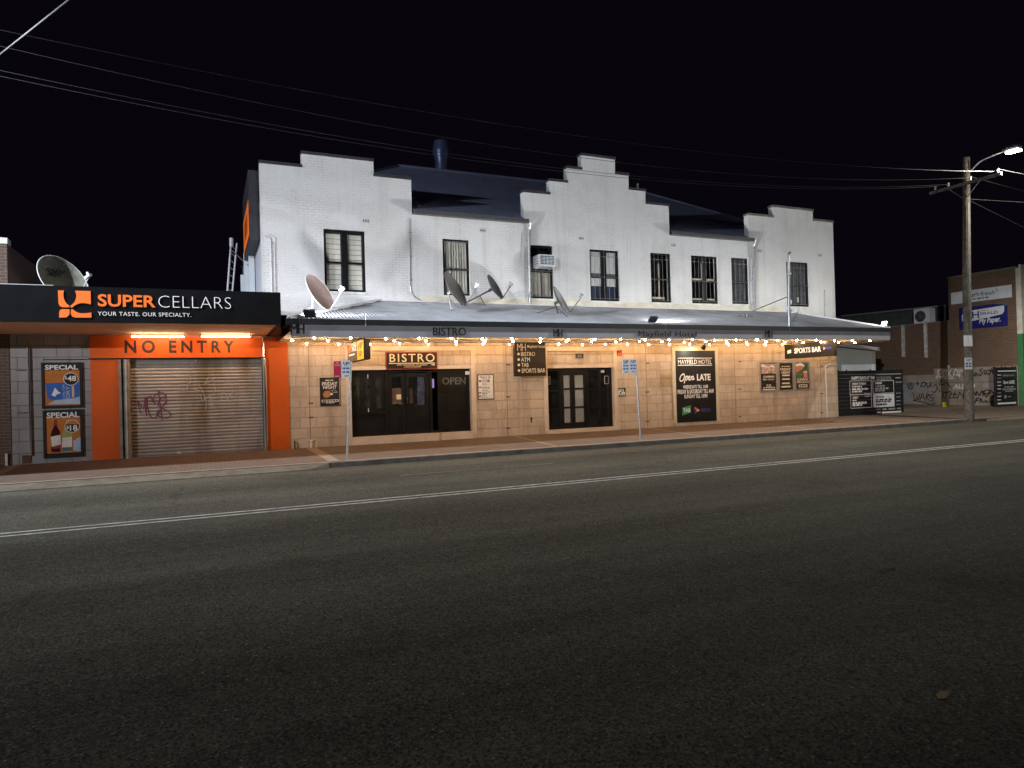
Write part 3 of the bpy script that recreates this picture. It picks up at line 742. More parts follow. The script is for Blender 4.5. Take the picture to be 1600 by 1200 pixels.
c9 = crop(740, 490, .175)
m = MB(); X0, X1, Z1 = e2[0], e2[1], e2[3]
FE.frame(m, X0, X1, .16, Z1, .09, -.06, .05)
for px in (875, 917.5, 937): a = FE.uv(px, 620)[0]; FE.slab(m, a - .05, a + .05, .25, Z1 - .09, -.06, .045)
zt = FE.uv(897, 580)[1]; FE.slab(m, FE.uv(875, 620)[0] + .05, FE.uv(917.5, 620)[0] - .05, zt - .04, Z1 - .09, -.06, .04)
ent2 = m.build('entrance', 'black_paint', hotel); ent2['label'] = 'black glazed double door entrance'
xL, xR = FE.uv(875, 620)[0] + .06, FE.uv(917.5, 620)[0] - .06; xm = FE.uv(894.5, 620)[0]
zr_ = [FE.uv(895, y)[1] for y in (583.6, 606, 609, 635, 638, 660)]
for a, b in ((xL, xm - .005), (xm + .005, xR)):
    m = MB(); FE.frame(m, a, b, .19, zt - .05, .10, -.04, .01, bot=zr_[5] - .19)
    FE.slab(m, a + .10, b - .10, zr_[2], zr_[1], -.04, .008); FE.slab(m, a + .10, b - .10, zr_[4], zr_[3], -.04, .008)
    d_ = m.build('door', 'black_paint', ent2)
    m = MB()
    for k in (0, 2, 4): FE.slab(MB(), a + .10, b - .10, zr_[k + 1], zr_[k], -.02, -.012).build('pane', 'frosted', ent2)
m = MB(); m.tube([FE.pt(xm - .06, 1.02, .01), FE.pt(xm - .06, 1.02, .05), FE.pt(xm - .06, 1.40, .05), FE.pt(xm - .06, 1.40, .01)], .013, 6)
m.tube([FE.pt(xm + .06, 1.02, .01), FE.pt(xm + .06, 1.02, .05), FE.pt(xm + .06, 1.40, .05), FE.pt(xm + .06, 1.40, .01)], .013, 6)
m.build('handle', 'chrome', ent2)
m = MB()
for a, b in ((X0 + .09, FE.uv(875, 620)[0] - .05), (FE.uv(917.5, 620)[0] + .05, FE.uv(937, 620)[0] - .05), (FE.uv(937, 620)[0] + .05, X1 - .09)):
    FE.slab(MB(), a, b, .25, Z1 - .09, -.03, -.02).build('pane', 'dark_glass', ent2)
m = MB()
for a, b in ((X0 + .09, FE.uv(875, 620)[0] - .05), (FE.uv(917.5, 620)[0] + .05, FE.uv(937, 620)[0] - .05), (FE.uv(937, 620)[0] + .05, X1 - .09)):
    for z in (zr_[2] - .02, zr_[4] - .02): FE.slab(MB(), a, b, z - .03, z + .03, -.02, .01).build('rail', 'black_paint', ent2)
m = MB(); FE.frame(m, *FE.rect(*c9(1168, 555), *c9(1212, 628)), .025, -.019, -.005); FE.frame(m, *FE.rect(*c9(662, 562), *c9(686, 632)), .02, -.019, -.005)
m.build('notice_frame', 'dim_letter', ent2)
m = MB(); FE.slab(m, *FE.rect(*c9(1138, 503), *c9(1168, 526)), -.019, -.012); m.build('sticker', 'white_letter', ent2)

# canopy ---------------------------------------------------------------------
CY, CX0, CX1, CZ = 18.58, 1.99, 24.75, 3.66
def ctop(x):
    t = 1.0
    if x < 5.2: t = (x - CX0) / (5.2 - CX0)
    if x > 23.05: t = min(t, max(0.0, (25.25 - x) / (25.25 - 23.05)))
    t = max(0, min(1, t)); return (CY + .06 + t * (D - .012 - CY - .06), CZ + .03 + t * (4.71 - CZ - .03))
m = corrugated(MB(), CX0, 24.9, lambda x: (CY + .06, CZ + .03), ctop, .102, .025)
A, B, Cc = (25.0, 18.8, CZ + .03), (26.02, D - .01, CZ + .03), (23.05, D - .012, 4.71)
m._add([(24.9, CY + .06, CZ + .03), A, B, Cc], [(0, 1, 2, 3)])
m._add([(CX0, CY + .06, CZ + .03), (5.2, D - .012, 4.71), (CX0, D - .01, CZ + .03)], [(0, 1, 2)])
canopy = m.build('canopy', 'canopy_steel', hotel); canopy['label'] = 'corrugated zinc street canopy'
m = MB().tube([(CX0, CY + .1, CZ + .06), (5.2, D - .03, 4.73)], .06, 6); m.tube([(24.9, CY + .1, CZ + .06), (23.05, D - .03, 4.73)], .06, 6)
m.box(5.2, 23.05, D - .10, D - .013, 4.70, 4.735); m.build('hip_cap', 'white_steel', canopy)
m = MB().box(1.86, CX1 + .10, CY - .06, CY + .06, CZ - .10, CZ + .045)
m.obox((CX1 + .10, CY - .06, CZ - .10), (.40, .33, 0), (-.05, .08, 0), (0, 0, .145)); m.build('gutter', 'gutter', canopy)
m = MB().box(CX0, CX1, CY, CY + .04, 3.235, CZ - .101); m.build('fascia', 'fascia', canopy)
spl0, spl1 = Vector((CX1, CY + .002, 0)), Vector((25.18, 18.96, 0))
m = MB().obox((spl0.x, spl0.y, 3.235), (spl1 - spl0), (-.02, .03, 0), (0, 0, .32))
m.obox((spl1.x, spl1.y, 3.235), (26.0 - spl1.x, D - spl1.y, 0), (-.03, .01, 0), (0, 0, .32)); m.build('fascia', mat('dark end fascia', (.05, .05, .055), .7), canopy)
m = MB().poly([(CX0, CY + .05, 3.36), (CX1, CY + .05, 3.36), (spl1.x - .04, spl1.y + .02, 3.36), (25.95, D - .002, 3.36), (CX0, D - .002, 3.36)], (0, 0, .02))
for y in (19.5, 20.4, 21.3): m.box(CX0, 25.1, y, y + .05, 3.31, 3.361)
for i in range(1, 12): m.box(CX0 + i * 2, CX0 + i * 2 + .05, CY + .05, D - .01, 3.325, 3.3605)
m.build('soffit', 'soffit', canopy)
FC = Face('y', CY)
m = MB()
FC.ptext('MH', 453.5, 506.5, 475, 521.5, .002, mb=m, ext=.02, space=.86)
FC.ptext('BISTRO', 676, 511.5, 727.5, 524.5, .002, mb=m, ext=.02, bold=-.004)
FC.ptext('MH', 864, 514.5, 878.5, 526, .002, mb=m, ext=.02, space=.86)
FC.ptext('Mayfield Hotel', 997, 517, 1088, 528.5, .002, mb=m, ext=.02, space=1.1)
FC.ptext('MH', 1195, 516.5, 1206.5, 527.5, .002, mb=m, ext=.02, space=.86)
m.build('lettering', 'black_letter', canopy)
FCs = Face('y', 0); FCs.o = Vector((spl0.x, spl0.y, 0)); FCs.r = (spl1 - spl0).normalized(); FCs.n = FCs.r.cross(FCs.u)
FCs.text('MH', .12, .5, 3.27, 3.52, .004, ext=.02, space=.86).build('lettering', 'black_letter', canopy)
m = MB()
for px, y0, y1 in ((571, 489, 509), (1040, 498, 516), (1361.5, 506, 515), (1018, 507, 510)):
    p0, p1 = P(px, y0, CY - .05), P(px, y1, CY - .05); MB().tube([p0, (p0.x, p1.y, p1.z)], .011, 6).build('support_rod', 'galv', canopy)
m = MB().tube([(19.4, CY - .02, 3.55), (19.46, CY - .02, 6.36)], .045, 8); m.tube([(19.45, CY - .02, 6.30), (19.55, CY - .02, 6.42)], .05, 6)
m.box(19.38, 19.50, CY - .09, CY + .05, 4.25, 4.32); m.box(19.40, 19.50, CY - .09, CY + .05, 5.6, 5.66)
m.tube([(19.44, CY - .02, 4.82), tuple(P(1176, 486, 22.1))], .02, 6)
m.build('mast', 'galv', canopy)

# large sign box on the hotel's side wall
sb = thing('side_sign', 'black sign box with an orange panel on the side wall of the hotel', 'sign', (1.4, 24, 6.5))
m = MB().box(1.26, 1.55, 22.50, 26.2, 6.55, 8.72); m.build('sign_box', mat('sign box', (.035, .035, .04), .6), sb)
FS = Face('x', 1.26)
m = MB(); FS.slab(m, -26.0, -22.7, 6.75, 7.85, .002, .008); m.build('orange_panel', 'logo_orange', sb)
m = MB(); FS.slab(m, -25.2, -23.4, 7.0, 7.6, .009, .012); m.build('panel_mark', 'orange', sb)

# window air conditioner
k = [w_ for w_ in wins if w_[0] == 'ac'][0]
ac = thing('air_conditioner', 'white window air conditioner sticking out of a dark upper window', 'air conditioner', (11.2, 22.0, 6))
YA = D - .42; FA = Face('y', YA)
a0, a1, b0, b1 = FA.rect(842.3, 397.0, 868, 416.8)
MB().box(a0, a1, YA, D + .15, b0, b1).build('casing', 'white_steel', ac)
m = MB(); FA.slab(m, a0 + .05, a1 - .05, b0 + .07, b1 - .05, .001, .006); m.build('grille_back', mat('grille back', (.06, .08, .10), .5), ac)
m = MB()
for i in range(1, 6): z = b0 + .07 + (b1 - b0 - .12) * i / 6; FA.slab(m, a0 + .05, a1 - .05, z - .008, z + .008, .007, .014)
for i in range(1, 4): x = a0 + .05 + (a1 - a0 - .1) * i / 4; FA.slab(m, x - .008, x + .008, b0 + .07, b1 - .05, .0145, .02)
m.build('grille', 'plate_blue', ac)
m = MB().box(a0 + .03, a0 + .07, YA + .05, D, b0 - .05, b0 - .002).box(a1 - .07, a1 - .03, YA + .05, D, b0 - .05, b0 - .002); m.build('bracket', 'white_steel', ac)
m = MB()
for i in range(4): z = b0 + .1 + i * .09; m.box(a0 - .004, a0, YA + .1, D - .05, z, z + .03)
m.build('side_vent', mat('side vent', (.2, .2, .21), .6), ac)

# ================================================================== bottle shop on the left
shop = thing('bottle_shop', 'low grey block bottle shop with orange panels, roller shutter and black awning', 'building', (-1.4, 22.2, 0))
SX0 = -4.86
c8 = crop(150, 500, .2)
sx = [FD.uv(x, 640)[0] for x in (143, 187, 199.5, 409, 414.5, 452)]
zh = FD.uv(300, 559.5)[1]; zt_ = 3.52
xs = [SX0, sx[1], sx[4], LX0 - .002]; zs = [-.2, zh, 4.2]
wall_mesh([SX0, sx[1] + .02, sx[4] - .02, LX0 - .002], zs, lambda x, z: not (sx[1] + .02 < x < sx[4] - .02 and z < zh), D, D + .3).build('wall', 'grey_block', shop)
MB().box(SX0, LX0 - .3, 33, 33.3, -.2, 4.2).box(SX0, SX0 + .3, D + .3, 33, -.2, 4.2).build('wall', 'grey_block', shop)
MB().box(SX0, 1.56, D - .2, 33.3, 4.201, 4.3).build('roof', 'roof_steel', shop)
m = MB().box(sx[0], sx[1], D - .05, D, .03, zh - .01); ob_ = m.build('panel', 'orange', shop)
m = MB().box(sx[4] + .03, LX0 - .003, D - .05, D, .03, zt_ - .01); m.build('panel', 'orange', shop)
zp = FD.uv(300, 528)[1]
m = MB().box(sx[0], sx[4] + .03, D - .07, D, zh + .012, zt_ - .01); hdr = m.build('panel', 'orange', shop)
FH = Face('y', D - .07)
FH.ptext('NO ENTRY', *c8(222, 157), *c8(1082, 256), .003, space=1.5, bold=.03).build('lettering', mat('dark brown letter', (.014, .006, .004), .6), hdr)
m = MB().box(sx[0] - .02, sx[4] + .05, D - .10, D, zh - .03, zh + .011)
m.box(SX0 + .75, sx[0] - .021, D - .03, D, zh - .03, zh - .005)
m.build('rail', 'chrome', shop)
m = MB().tube([(sx[4] - .02, D - .11, zh + .02), (sx[4] - .02, D - .11, zt_)], .04, 10)
m.tube([(sx[4] - .02, D - .12, .02), (sx[4] - .02, D - .12, zh - .031)], .075, 12); m.build('post', 'chrome', shop, smooth=False)
m = MB().box(sx[1] + .001, sx[1] + .07, D - .10, D + .12, .02, zh - .031); m.tube([(sx[1] + .20, D - .05, .02), (sx[1] + .20, D - .05, zh - .031)], .09, 14)
m.build('shutter_guide', mat('scuffed steel', (.24, .21, .175), .5, .4, var=.25, vs=4), shop)
xg = FD.uv(46, 600)[0]; m = MB().tube([(xg, D - .06, FD.uv(46, 712)[1]), (xg, D - .06, zt_)], .03, 8); m.build('pipe', 'chrome', shop)
for y in (579, 645): a, b = FD.uv(40, y); FD.slab(MB(), xg - .28, xg + .04, b - .012, b + .012, 0, .02).build('wall_fixing', 'rust', shop)
FD.slab(MB(), SX0 + .22, SX0 + .42, .05, .28, 0, .03).build('meter_cover', 'rust', shop)
for x, z0, z1, d_ in ((sx[2] + 2.1, zh + .02, zt_ - .02, .0704), (.2, zh + .02, zt_ - .02, .0704)): FD.slab(MB(), x - .004, x + .004, z0, z1, .069, d_).build('panel_seam', 'rust', shop)
# shutter: curved interlocking slats
zbot = .05; pitch = .098; vs = []; n = int((zh - zbot) / pitch * 6); yS = D + .10
xa, xb = sx[1] + .10, sx[4] - .05
for i in range(n + 1):
    z = zbot + (zh - zbot) * i / n; t = ((z - zbot) / pitch) % 1.0
    y = yS - .028 * math.sin(math.pi * t) ** .8 if t > 0 else yS
    vs += [(xa, y, z), (xb, y, z)]
sh = MB()._add(vs, [(2 * i, 2 * i + 1, 2 * i + 3, 2 * i + 2) for i in range(n)])
sh.box(xa, xb, yS - .045, yS + .02, .0, zbot - .001)
sh = sh.build('roller_shutter', 'shutter', shop)
FG = Face('y', yS - .032)
def curve_px(f, mb, pts, wd, cr, k=5, d=0): q = [Vector((*cr(*p), 0)) for p in pts]; q = smooth_curve(q, k); return f.stroke(mb, [(v.x, v.y) for v in q], wd, d)
m = MB()
for st in ([(350, 730), (325, 635), (370, 690), (385, 600), (395, 745)], [(395, 740), (388, 680), (400, 610), (430, 595), (440, 640)], [(400, 610), (405, 690), (430, 755), (470, 755), (540, 640)],
           [(460, 655), (448, 610), (480, 570), (530, 575), (550, 620), (548, 660)], [(550, 590), (500, 620), (490, 670), (540, 700), (585, 735), (560, 765), (500, 755), (475, 735), (490, 700)], [(488, 550), (500, 650), (518, 780)]):
    curve_px(FG, m, st, .028, c8)
m.build('graffiti', 'spray_purple', sh)
m = MB()
for st in ([(660, 500), (655, 545), (700, 545)], [(735, 440), (740, 480), (715, 510), (712, 560)], [(765, 540), (830, 560)], [(800, 500), (835, 560), (860, 640), (855, 700)], [(880, 450), (850, 500), (930, 455)], [(925, 490), (935, 560)],
           [(820, 580), (830, 630), (895, 590), (885, 650), (925, 690)], [(905, 600), (910, 690)], [(940, 640), (975, 660), (985, 580), (1010, 575), (1050, 670)], [(1010, 640), (1060, 570), (1100, 550), (1090, 640)]):
    curve_px(FG, m, st, .022, c8)
m.build('graffiti', 'spray_pale', sh)
m = MB(); a, b = FG.uv(*c8(780, 317)); m.ball(FG.pt(a, b, .03), .022, 8, 6)
FG.slab(m, *FG.rect(*c8(635, 1032), *c8(665, 1042)), -.02, .02)
m.build('shutter_lock', 'white_steel', sh)
# awning
AY, AX0, AX1, AZ0, AZ1 = 18.42, -13.0, 1.74, 3.55, 4.36
m = MB().box(AX0, AX1, AY, AY + .12, AZ0 - .02, AZ1); m.box(AX1 - .10, AX1, AY + .12, D, AZ0 - .02, AZ1); m.box(AX0, AX1 - .10, AY + .121, D - .21, AZ1 - .30, AZ1 - .22)
awn = m.build('awning', mat('black awning sheet', (.009, .009, .010), .55, spec=.06), shop)
m = MB().box(AX0, AX1 - .101, AY + .121, D - .002, AZ0, AZ0 + .03); m.build('soffit', mat('orange glow soffit', (.82, .43, .24), .75, var=.08), awn)  # orange bounce glow from tubes and panels painted into the soffit colour
m = MB().poly([(AX1 + .0, AY + .3, AZ0), (AX1 + .32, D - .5, AZ0), (AX1 + .32, D - .06, AZ0), (AX1 + .0, D - .06, AZ0)], (0, 0, .08)); m.build('end_flashing', mat('end flashing', (.09, .05, .035), .7), awn)
m = MB().box(-5.2, -3.2, AY + .05, AY + .4, AZ1 + .001, AZ1 + .02); m.build('capping', 'white_steel', awn)
FA2 = Face('y', AY); c6 = crop(60, 430, .24375)
lg = lambda pts: [c6(*p) for p in pts]
def qcurve(pts, k=4): return [(v.x, v.y) for v in smooth_curve([Vector((a, b, 0)) for a, b in pts], k)]
m = MB()
FA2.pprism(m, lg([(126, 98), (164, 98)] + qcurve([(164, 98), (161, 128), (166, 155), (180, 180), (199, 195)]) + [(199, 206), (160, 206)] + qcurve([(160, 206), (140, 199), (130, 180)]) + [(128, 140)]), .006, .02)
FA2.pprism(m, lg([(236, 100), (335, 102), (337, 187)] + qcurve([(337, 187), (300, 180), (265, 181), (238, 192), (216, 209)]) + [(207, 206), (207, 196)] + qcurve([(207, 196), (228, 178), (240, 155), (244, 128), (236, 100)])), .006, .02)
FA2.pprism(m, lg([(200, 219), (200, 240)] + qcurve([(200, 240), (197, 255), (180, 271)]) + [(134, 272), (134, 245)] + qcurve([(134, 245), (138, 226), (152, 218)])), .006, .02)
FA2.pprism(m, lg([(209, 219), (222, 219)] + qcurve([(222, 219), (240, 233), (265, 243), (300, 244), (340, 240)]) + [(341, 272), (240, 272)] + qcurve([(240, 272), (218, 265), (209, 246)])), .006, .02)
m.build('logo', 'logo_orange', awn)
FA2.ptext('SUPER', *c6(380, 121), *c6(752, 208), .006, bold=.022, ext=.015).build('lettering', 'logo_orange', awn)
FA2.ptext('CELLARS', *c6(768, 131), *c6(1235, 216), .006, bold=-.027, ext=.015).build('lettering', 'lit_white', awn)
FA2.ptext('YOUR TASTE. OUR SPECIALTY.', *c6(381, 233), *c6(980, 268), .006, bold=.0, ext=.012, space=1.1).build('lettering', 'tag_white', awn)
for xa_, xb_ in ((206, 287), (315, 390)):
    p0, p1 = P(xa_, 522.5, D - .55), P(xb_, 524, D - .55); zt9 = (p0.z + p1.z) / 2 - .05; ty = D - .55
    m = MB().tube([(p0.x, ty, zt9), (p1.x, ty, zt9)], .016, 10); m.build('tube_light', 'tube', awn)
    m = MB().box(p0.x - .04, p0.x - .001, ty - .03, ty + .03, zt9 - .04, 3.549).box(p1.x + .001, p1.x + .04, ty - .03, ty + .03, zt9 - .04, 3.549).box(p0.x - .04, p1.x + .04, ty - .02, ty + .02, 3.53, 3.5495)
    m.build('light_fitting', 'white_steel', awn)

# poster cases on the grey wall
c5 = crop(40, 540, .15833)
def poster_case(label, x0, y0, x1, y1):
    f = Face('y', D - .05)
    a = f.rect(x0, y0, x1, y1)
    t = thing('poster_case', label, 'poster', ((a[0] + a[1]) / 2, D, a[2]), 'poster cases on the bottle shop wall')
    m = MB(); f.frame(m, *a, .06, -.05, .02); f.slab(m, a[0] + .06, a[1] - .06, a[2] + .06, a[3] - .06, -.05, -.012); m.build('case', 'black_board', t)
    return t, f, a
t, f, a = poster_case('black framed beer special poster with a blue carton on orange', *c5(152, 168), *c5(565, 612))
q = lambda *b: f.rect(*c5(b[0], b[1]), *c5(b[2], b[3]))
m = MB(); f.slab(m, *q(180, 246, 540, 585), -.012, -.008); m.build('poster_print', 'poster_orange', t)
m = MB(); f.pprism(m, [c5(*p) for p in ((195, 372), (528, 360), (530, 500), (480, 520), (270, 540), (215, 520))], -.008, -.005); m.build('carton', 'carton_blue', t)
m = MB(); f.pprism(m, [c5(*p) for p in ((215, 580), (290, 540), (480, 515), (545, 500), (545, 575))], -.008, -.006); m.build('carton_side', 'pale_blue', t)
m = MB(); f.pprism(m, [c5(*p) for p in ((255, 490), (290, 415), (320, 450), (350, 470), (310, 480), (290, 505))], -.005, -.003)
f.ptext('SPECIAL', *c5(188, 192), *c5(518, 236), -.01, mb=m, bold=.03)
f.ptext('$', *c5(385, 303), *c5(408, 335), .004, mb=m, bold=.02); f.ptext('48', *c5(412, 298), *c5(500, 350), .004, mb=m, bold=.02)
m.build('lettering', 'white_letter', t)
m = MB(); cx, cz = f.uv(*c5(447, 330)); f.disc(m, cx, cz, .178, .178, -.004, .0); m.build('price_ring', 'white_letter', t)
m = MB(); f.disc(m, cx, cz, .163, .163, .0, .003); m.build('price_badge', 'black_board', t)
m = MB()
def vtext(f, body, x0, y0, x1, y1, d, mb):      # text turned a quarter left
    a0, a1, b0, b1 = f.rect(x0, y0, x1, y1)
    g = Face('y', f.at); g.o = f.pt(a1, b0); g.r = Vector((0, 0, 1)); g.u = Vector((-1, 0, 0)); g.n = f.n
    g.text(body, 0, b1 - b0, 0, a1 - a0, d, mb=mb, bold=.01)
vtext(f, 'DRY', *c5(395, 400), *c5(438, 520), -.004, m); vtext(f, 'CARLTON', *c5(362, 385), *c5(388, 525), -.004, m)
m.build('lettering', 'pale_blue', t)
m = MB(); f.slab(m, *q(455, 400, 480, 512), -.004, -.002); m.build('bottle', 'keno_gold', t)
t, f, a = poster_case('black framed wine special poster with two bottles on orange', *c5(168, 640), *c5(572, 1095))
m = MB(); f.slab(m, *q(190, 712, 552, 1050), -.012, -.008); m.build('poster_print', 'poster_orange', t)
m = MB(); f.ptext('SPECIAL', *c5(205, 662), *c5(530, 706), -.01, mb=m, bold=.03)
f.ptext('$', *c5(402, 790), *c5(428, 825), .004, mb=m, bold=.02); f.ptext('18', *c5(436, 785), *c5(512, 838), .004, mb=m, bold=.02)
m.build('lettering', 'white_letter', t)
bot = lambda x: [(x - 14, 730), (x + 14, 730), (x + 14, 800), (x + 44, 850), (x + 50, 880), (x + 46, 1050), (x - 42, 1050), (x - 48, 880), (x - 42, 850), (x - 16, 800)]
m = MB(); f.pprism(m, [c5(*p) for p in bot(296)], -.008, -.004); m.build('bottle', 'wine_red', t)
m = MB(); f.pprism(m, [c5(*p) for p in bot(410)], -.008, -.004); m.build('bottle', 'wine_white', t)
m = MB(); f.pprism(m, [c5(*p) for p in ((248, 900), (345, 880), (348, 975), (258, 1000))], -.004, -.002); m.build('bottle_label', 'paper', t); m = MB(); f.pprism(m, [c5(*p) for p in ((362, 910), (458, 898), (458, 1000), (358, 1005))], -.004, -.002)
m.build('bottle_label', 'paper', t)
f.slab(MB(), *q(282, 730, 310, 785), -.004, -.002).build('foil', 'foil_red', t)
m = MB(); f.pprism(m, [c5(*p) for p in ((262, 1000), (348, 980), (346, 1010), (272, 1020))], -.004, -.002); m.build('label_foot', 'foil_red', t)
m = MB(); f.slab(m, *q(362, 1006, 458, 1036), -.004, -.002); m.build('label_foot', 'teal', t)
m = MB(); f.pprism(m, [c5(*p) for p in ((470, 940), (552, 890), (552, 1045), (470, 1035))], -.008, -.006); m.build('print_corner', 'pale_blue', t)
cx, cz = f.uv(*c5(460, 795))
m = MB(); f.disc(m, cx, cz, .178, .178, -.003, .0); m.build('price_ring', 'white_letter', t)
m = MB(); f.disc(m, cx, cz, .163, .163, .0, .003); m.build('price_badge', 'black_board', t)
m = MB(); f.pprism(m, [c5(460 + 70 * math.cos(Rd(t_)), 795 - 56 * math.sin(Rd(t_))) for t_ in range(20, 161, 14)], .003, .0045); m.build('price_cap', 'poster_orange', t)

# brick neighbour at the far left
nb = thing('brick_neighbour', 'dark brown brick building with a white capping at the left edge', 'building', (-9, 22.2, 0))
m = MB().box(-15, -4.875, D, 32, -.2, 5.98); m.build('wall', 'brown_brick_front', nb)
m = MB().box(-15.03, -4.86, D - .03, D + .35, 5.98, 6.14); m.build('coping', 'white_steel', nb)
m = MB().tube([(-4.98, D - .05, .02), (-4.98, D - .05, .35)], .03, 8); m.build('pipe', 'white_steel', nb)

# ladder leaning on the shop roof
ld = thing('ladder', 'pale aluminium ladder leaning beside the hotel side wall', 'ladder', (.6, 27, 4.3))
p0, p1 = P(350, 458, 27), P(361.5, 372, 27); q0, q1 = P(357, 458, 26.9), P(370, 380, 26.9)
p0.z = q0.z = 4.3
MB().tube([p0, p1], .035, 6).build('stile', 'white_steel', ld); MB().tube([q0, q1], .03, 6).build('stile', 'white_steel', ld)
m = MB()
for i in range(1, 12): m.tube([p0.lerp(p1, i / 12), q0.lerp(q1, i / 12)], .014, 6)
m.build('rung', 'galv', ld)
m = MB().tube([P(363, 392, 26.9), P(389, 416, 26)], .02, 6); m.build('stay', 'galv', ld)
m = MB().tube([P(361.5, 385, 27), P(361.5, 372, 27)], .07, 8); m.build('head_pad', 'white_steel', ld)
for i, (x, y0, y1) in enumerate(((393.5, 382, 455), (386, 396, 455), (381, 430, 455))):
    p = P(x, y0, 25.2 + i); rooted(MB().box(p.x - .12, p.x + .06, p.y - .1, p.y + .1, 4.3, p.z), 'roof_duct', 'cool_white', (p.x, p.y, 4.3))['label'] = ('tallest pale duct standing beside the hotel side wall', 'middle pale duct beside the hotel side wall', 'shortest pale duct beside the hotel side wall')[i]
for o in list(col.objects):
    if o.name.startswith('roof_duct'): tag(o, None, 'duct', 'pale ducts beside the hotel side wall')

# ================================================================== signs on the hotel
FW = Face('y', D - .03)
def flat_sign(name, label, cat, px, board='black_board', group=None, d0=-.03, d1=.0, part='board', face=None):
    f = face or FW; a = f.rect(*px)
    t = thing(name, label, cat, ((a[0] + a[1]) / 2, f.at, a[2]), group)
    m = MB(); f.slab(m, *a, d0, d1); m.build(part, board, t); return t, a
# bistro sign
t, a = flat_sign('bistro_sign', 'dark bistro sign in a red frame above the wide entrance', 'sign', (602.4, 549.8, 683.7, 576.6), 'red_trim')
m = MB(); FW.slab(m, a[0] + .035, a[1] - .035, a[2] + .035, a[3] - .035, .0, .012); m.build('face', 'brown_board', t)
cB = crop(430, 480, .20833)
m = MB(); FW.ptext('BISTRO', *cB(856, 350), *cB(1195, 409), .013, mb=m, space=1.22, bold=.006)
FW.slab(m, *FW.rect(*cB(852, 419), *cB(1196, 422)), .013, .016)
FW.ptext('OPEN WEDNESDAY TO SUNDAY', *cB(912, 427), *cB(1142, 438), .013, mb=m, bold=.006); FW.ptext('LUNCH & DINNER', *cB(965, 441), *cB(1095, 452), .013, mb=m, bold=.006)
FW.dashes(m, *cB(1172, 428), *cB(1196, 436), .013, 2)
m.build('lettering', 'cream_letter', t)
# friday night poster
t, a = flat_sign('food_poster', 'black friday night poster with a plate of food beside the parking sign', 'poster', (499.4, 590.2, 532.8, 633.8), 'charcoal')
cF = crop(490, 510, .17513)
m = MB(); FW.ptext('FRIDAY', *cF(75, 497), *cF(213, 525), .002, mb=m, bold=.02); FW.ptext('NIGHT', *cF(85, 530), *cF(205, 556), .002, mb=m, bold=.02)
FW.slab(m, *FW.rect(*cF(72, 656), *cF(224, 672)), .001, .003); FW.dashes(m, *cF(105, 478), *cF(175, 484), .002, 2); FW.dashes(m, *cF(110, 680), *cF(185, 684), .002, 3); FW.slab(m, *FW.rect(*cF(231, 462), *cF(234, 700)), .001, .003)
m.build('lettering', 'paper', t)
m = MB(); FW.dashes(m, *cF(80, 660), *cF(216, 668), .004, 5); m.build('lettering', 'charcoal', t)
m = MB(); FW.pprism(m, [cF(*p) for p in ((82, 600), (100, 578), (140, 572), (150, 590), (150, 620), (120, 640), (90, 630))], .001, .003); m.build('food_picture', 'food', t)
m = MB(); FW.slab(m, *FW.rect(*cF(148, 594), *cF(170, 612)), .001, .003); FW.stroke(m, [cF(*p) for p in ((150, 575), (180, 565), (200, 580), (212, 588), (180, 590), (165, 580))], .008, .001); m.build('bowl_picture', 'paper', t)
# what's on board
t, a = flat_sign('menu_board', "white what's on notice in a brown frame between the entrances", 'notice', (745.7, 585, 772.5, 624), mat('brown frame', (.10, .055, .03), .5))
m = MB(); FW.slab(m, a[0] + .035, a[1] - .035, a[2] + .035, a[3] - .035, .0, .004); m.build('sheet', 'paper', t)
cW = crop(740, 575, .045819)
m = MB(); FW.ptext("What's On", *cW(220, 270), *cW(590, 350), .005, mb=m, shear=.3, bold=.01); FW.dashes(m, *cW(270, 376), *cW(545, 388), .005, 4)
for i, y in enumerate((425, 460, 505, 550, 655, 705, 765, 815, 865, 885, 930, 990)): FW.dashes(m, *cW(290, y), *cW((560, 430, 450, 440, 560, 540, 500, 560, 470, 400, 430, 480)[i], y + 13), .005, 3, i)
for y in (415, 635, 830, 945): FW.slab(m, *FW.rect(*cW(178, y), *cW(262, y + (65 if y == 415 else 38))), .004, .006)
FW.slab(m, *FW.rect(*cW(460, 415), *cW(545, 478)), .004, .006)
m.build('lettering', mat('brown print', (.12, .07, .07), .7), t)
# hanging hotel sign
FHs = Face('y', 21.55); cH = crop(795, 520, .0625)
a = FHs.rect(*cH(135, 190), *cH(935, 1075))
t = thing('hanging_sign', 'dark brown hanging sign listing bistro, bar and other rooms', 'sign', ((a[0] + a[1]) / 2, 21.6, a[2]))
m = MB(); FHs.slab(m, *a, -.14, .0); m.build('box', 'brown_board', t)
m = MB()
for x in (a[0] + .2, a[1] - .2): m.tube([(x, 21.62, a[3] - .01), (x, 21.62, 3.36)], .02, 6)
m.build('hanger', 'black_paint', t)
m = MB(); FHs.ptext('MH', *cH(205, 272), *cH(425, 452), .002, mb=m, space=.86); FHs.ptext('Mayfield Hotel', *cH(460, 305), *cH(898, 398), .002, mb=m, bold=.008)
for s_, x1, y0, y1 in (('BISTRO', 655, 480, 578), ('ATM', 528, 620, 718), ('TAB', 495, 755, 852), ('SPORTS BAR', 912, 895, 993)):
    x0 = 303 + (y0 - 480) * .03; FHs.ptext(s_, *cH(x0, y0), *cH(x1, y1), .002, mb=m)
    cx, cz = FHs.uv(*cH(242 + (y0 - 480) * .03, (y0 + y1) / 2)); FHs.disc(m, cx, cz, .045, .045, .002, .006, 14)
m.build('lettering', 'cream_letter', t)
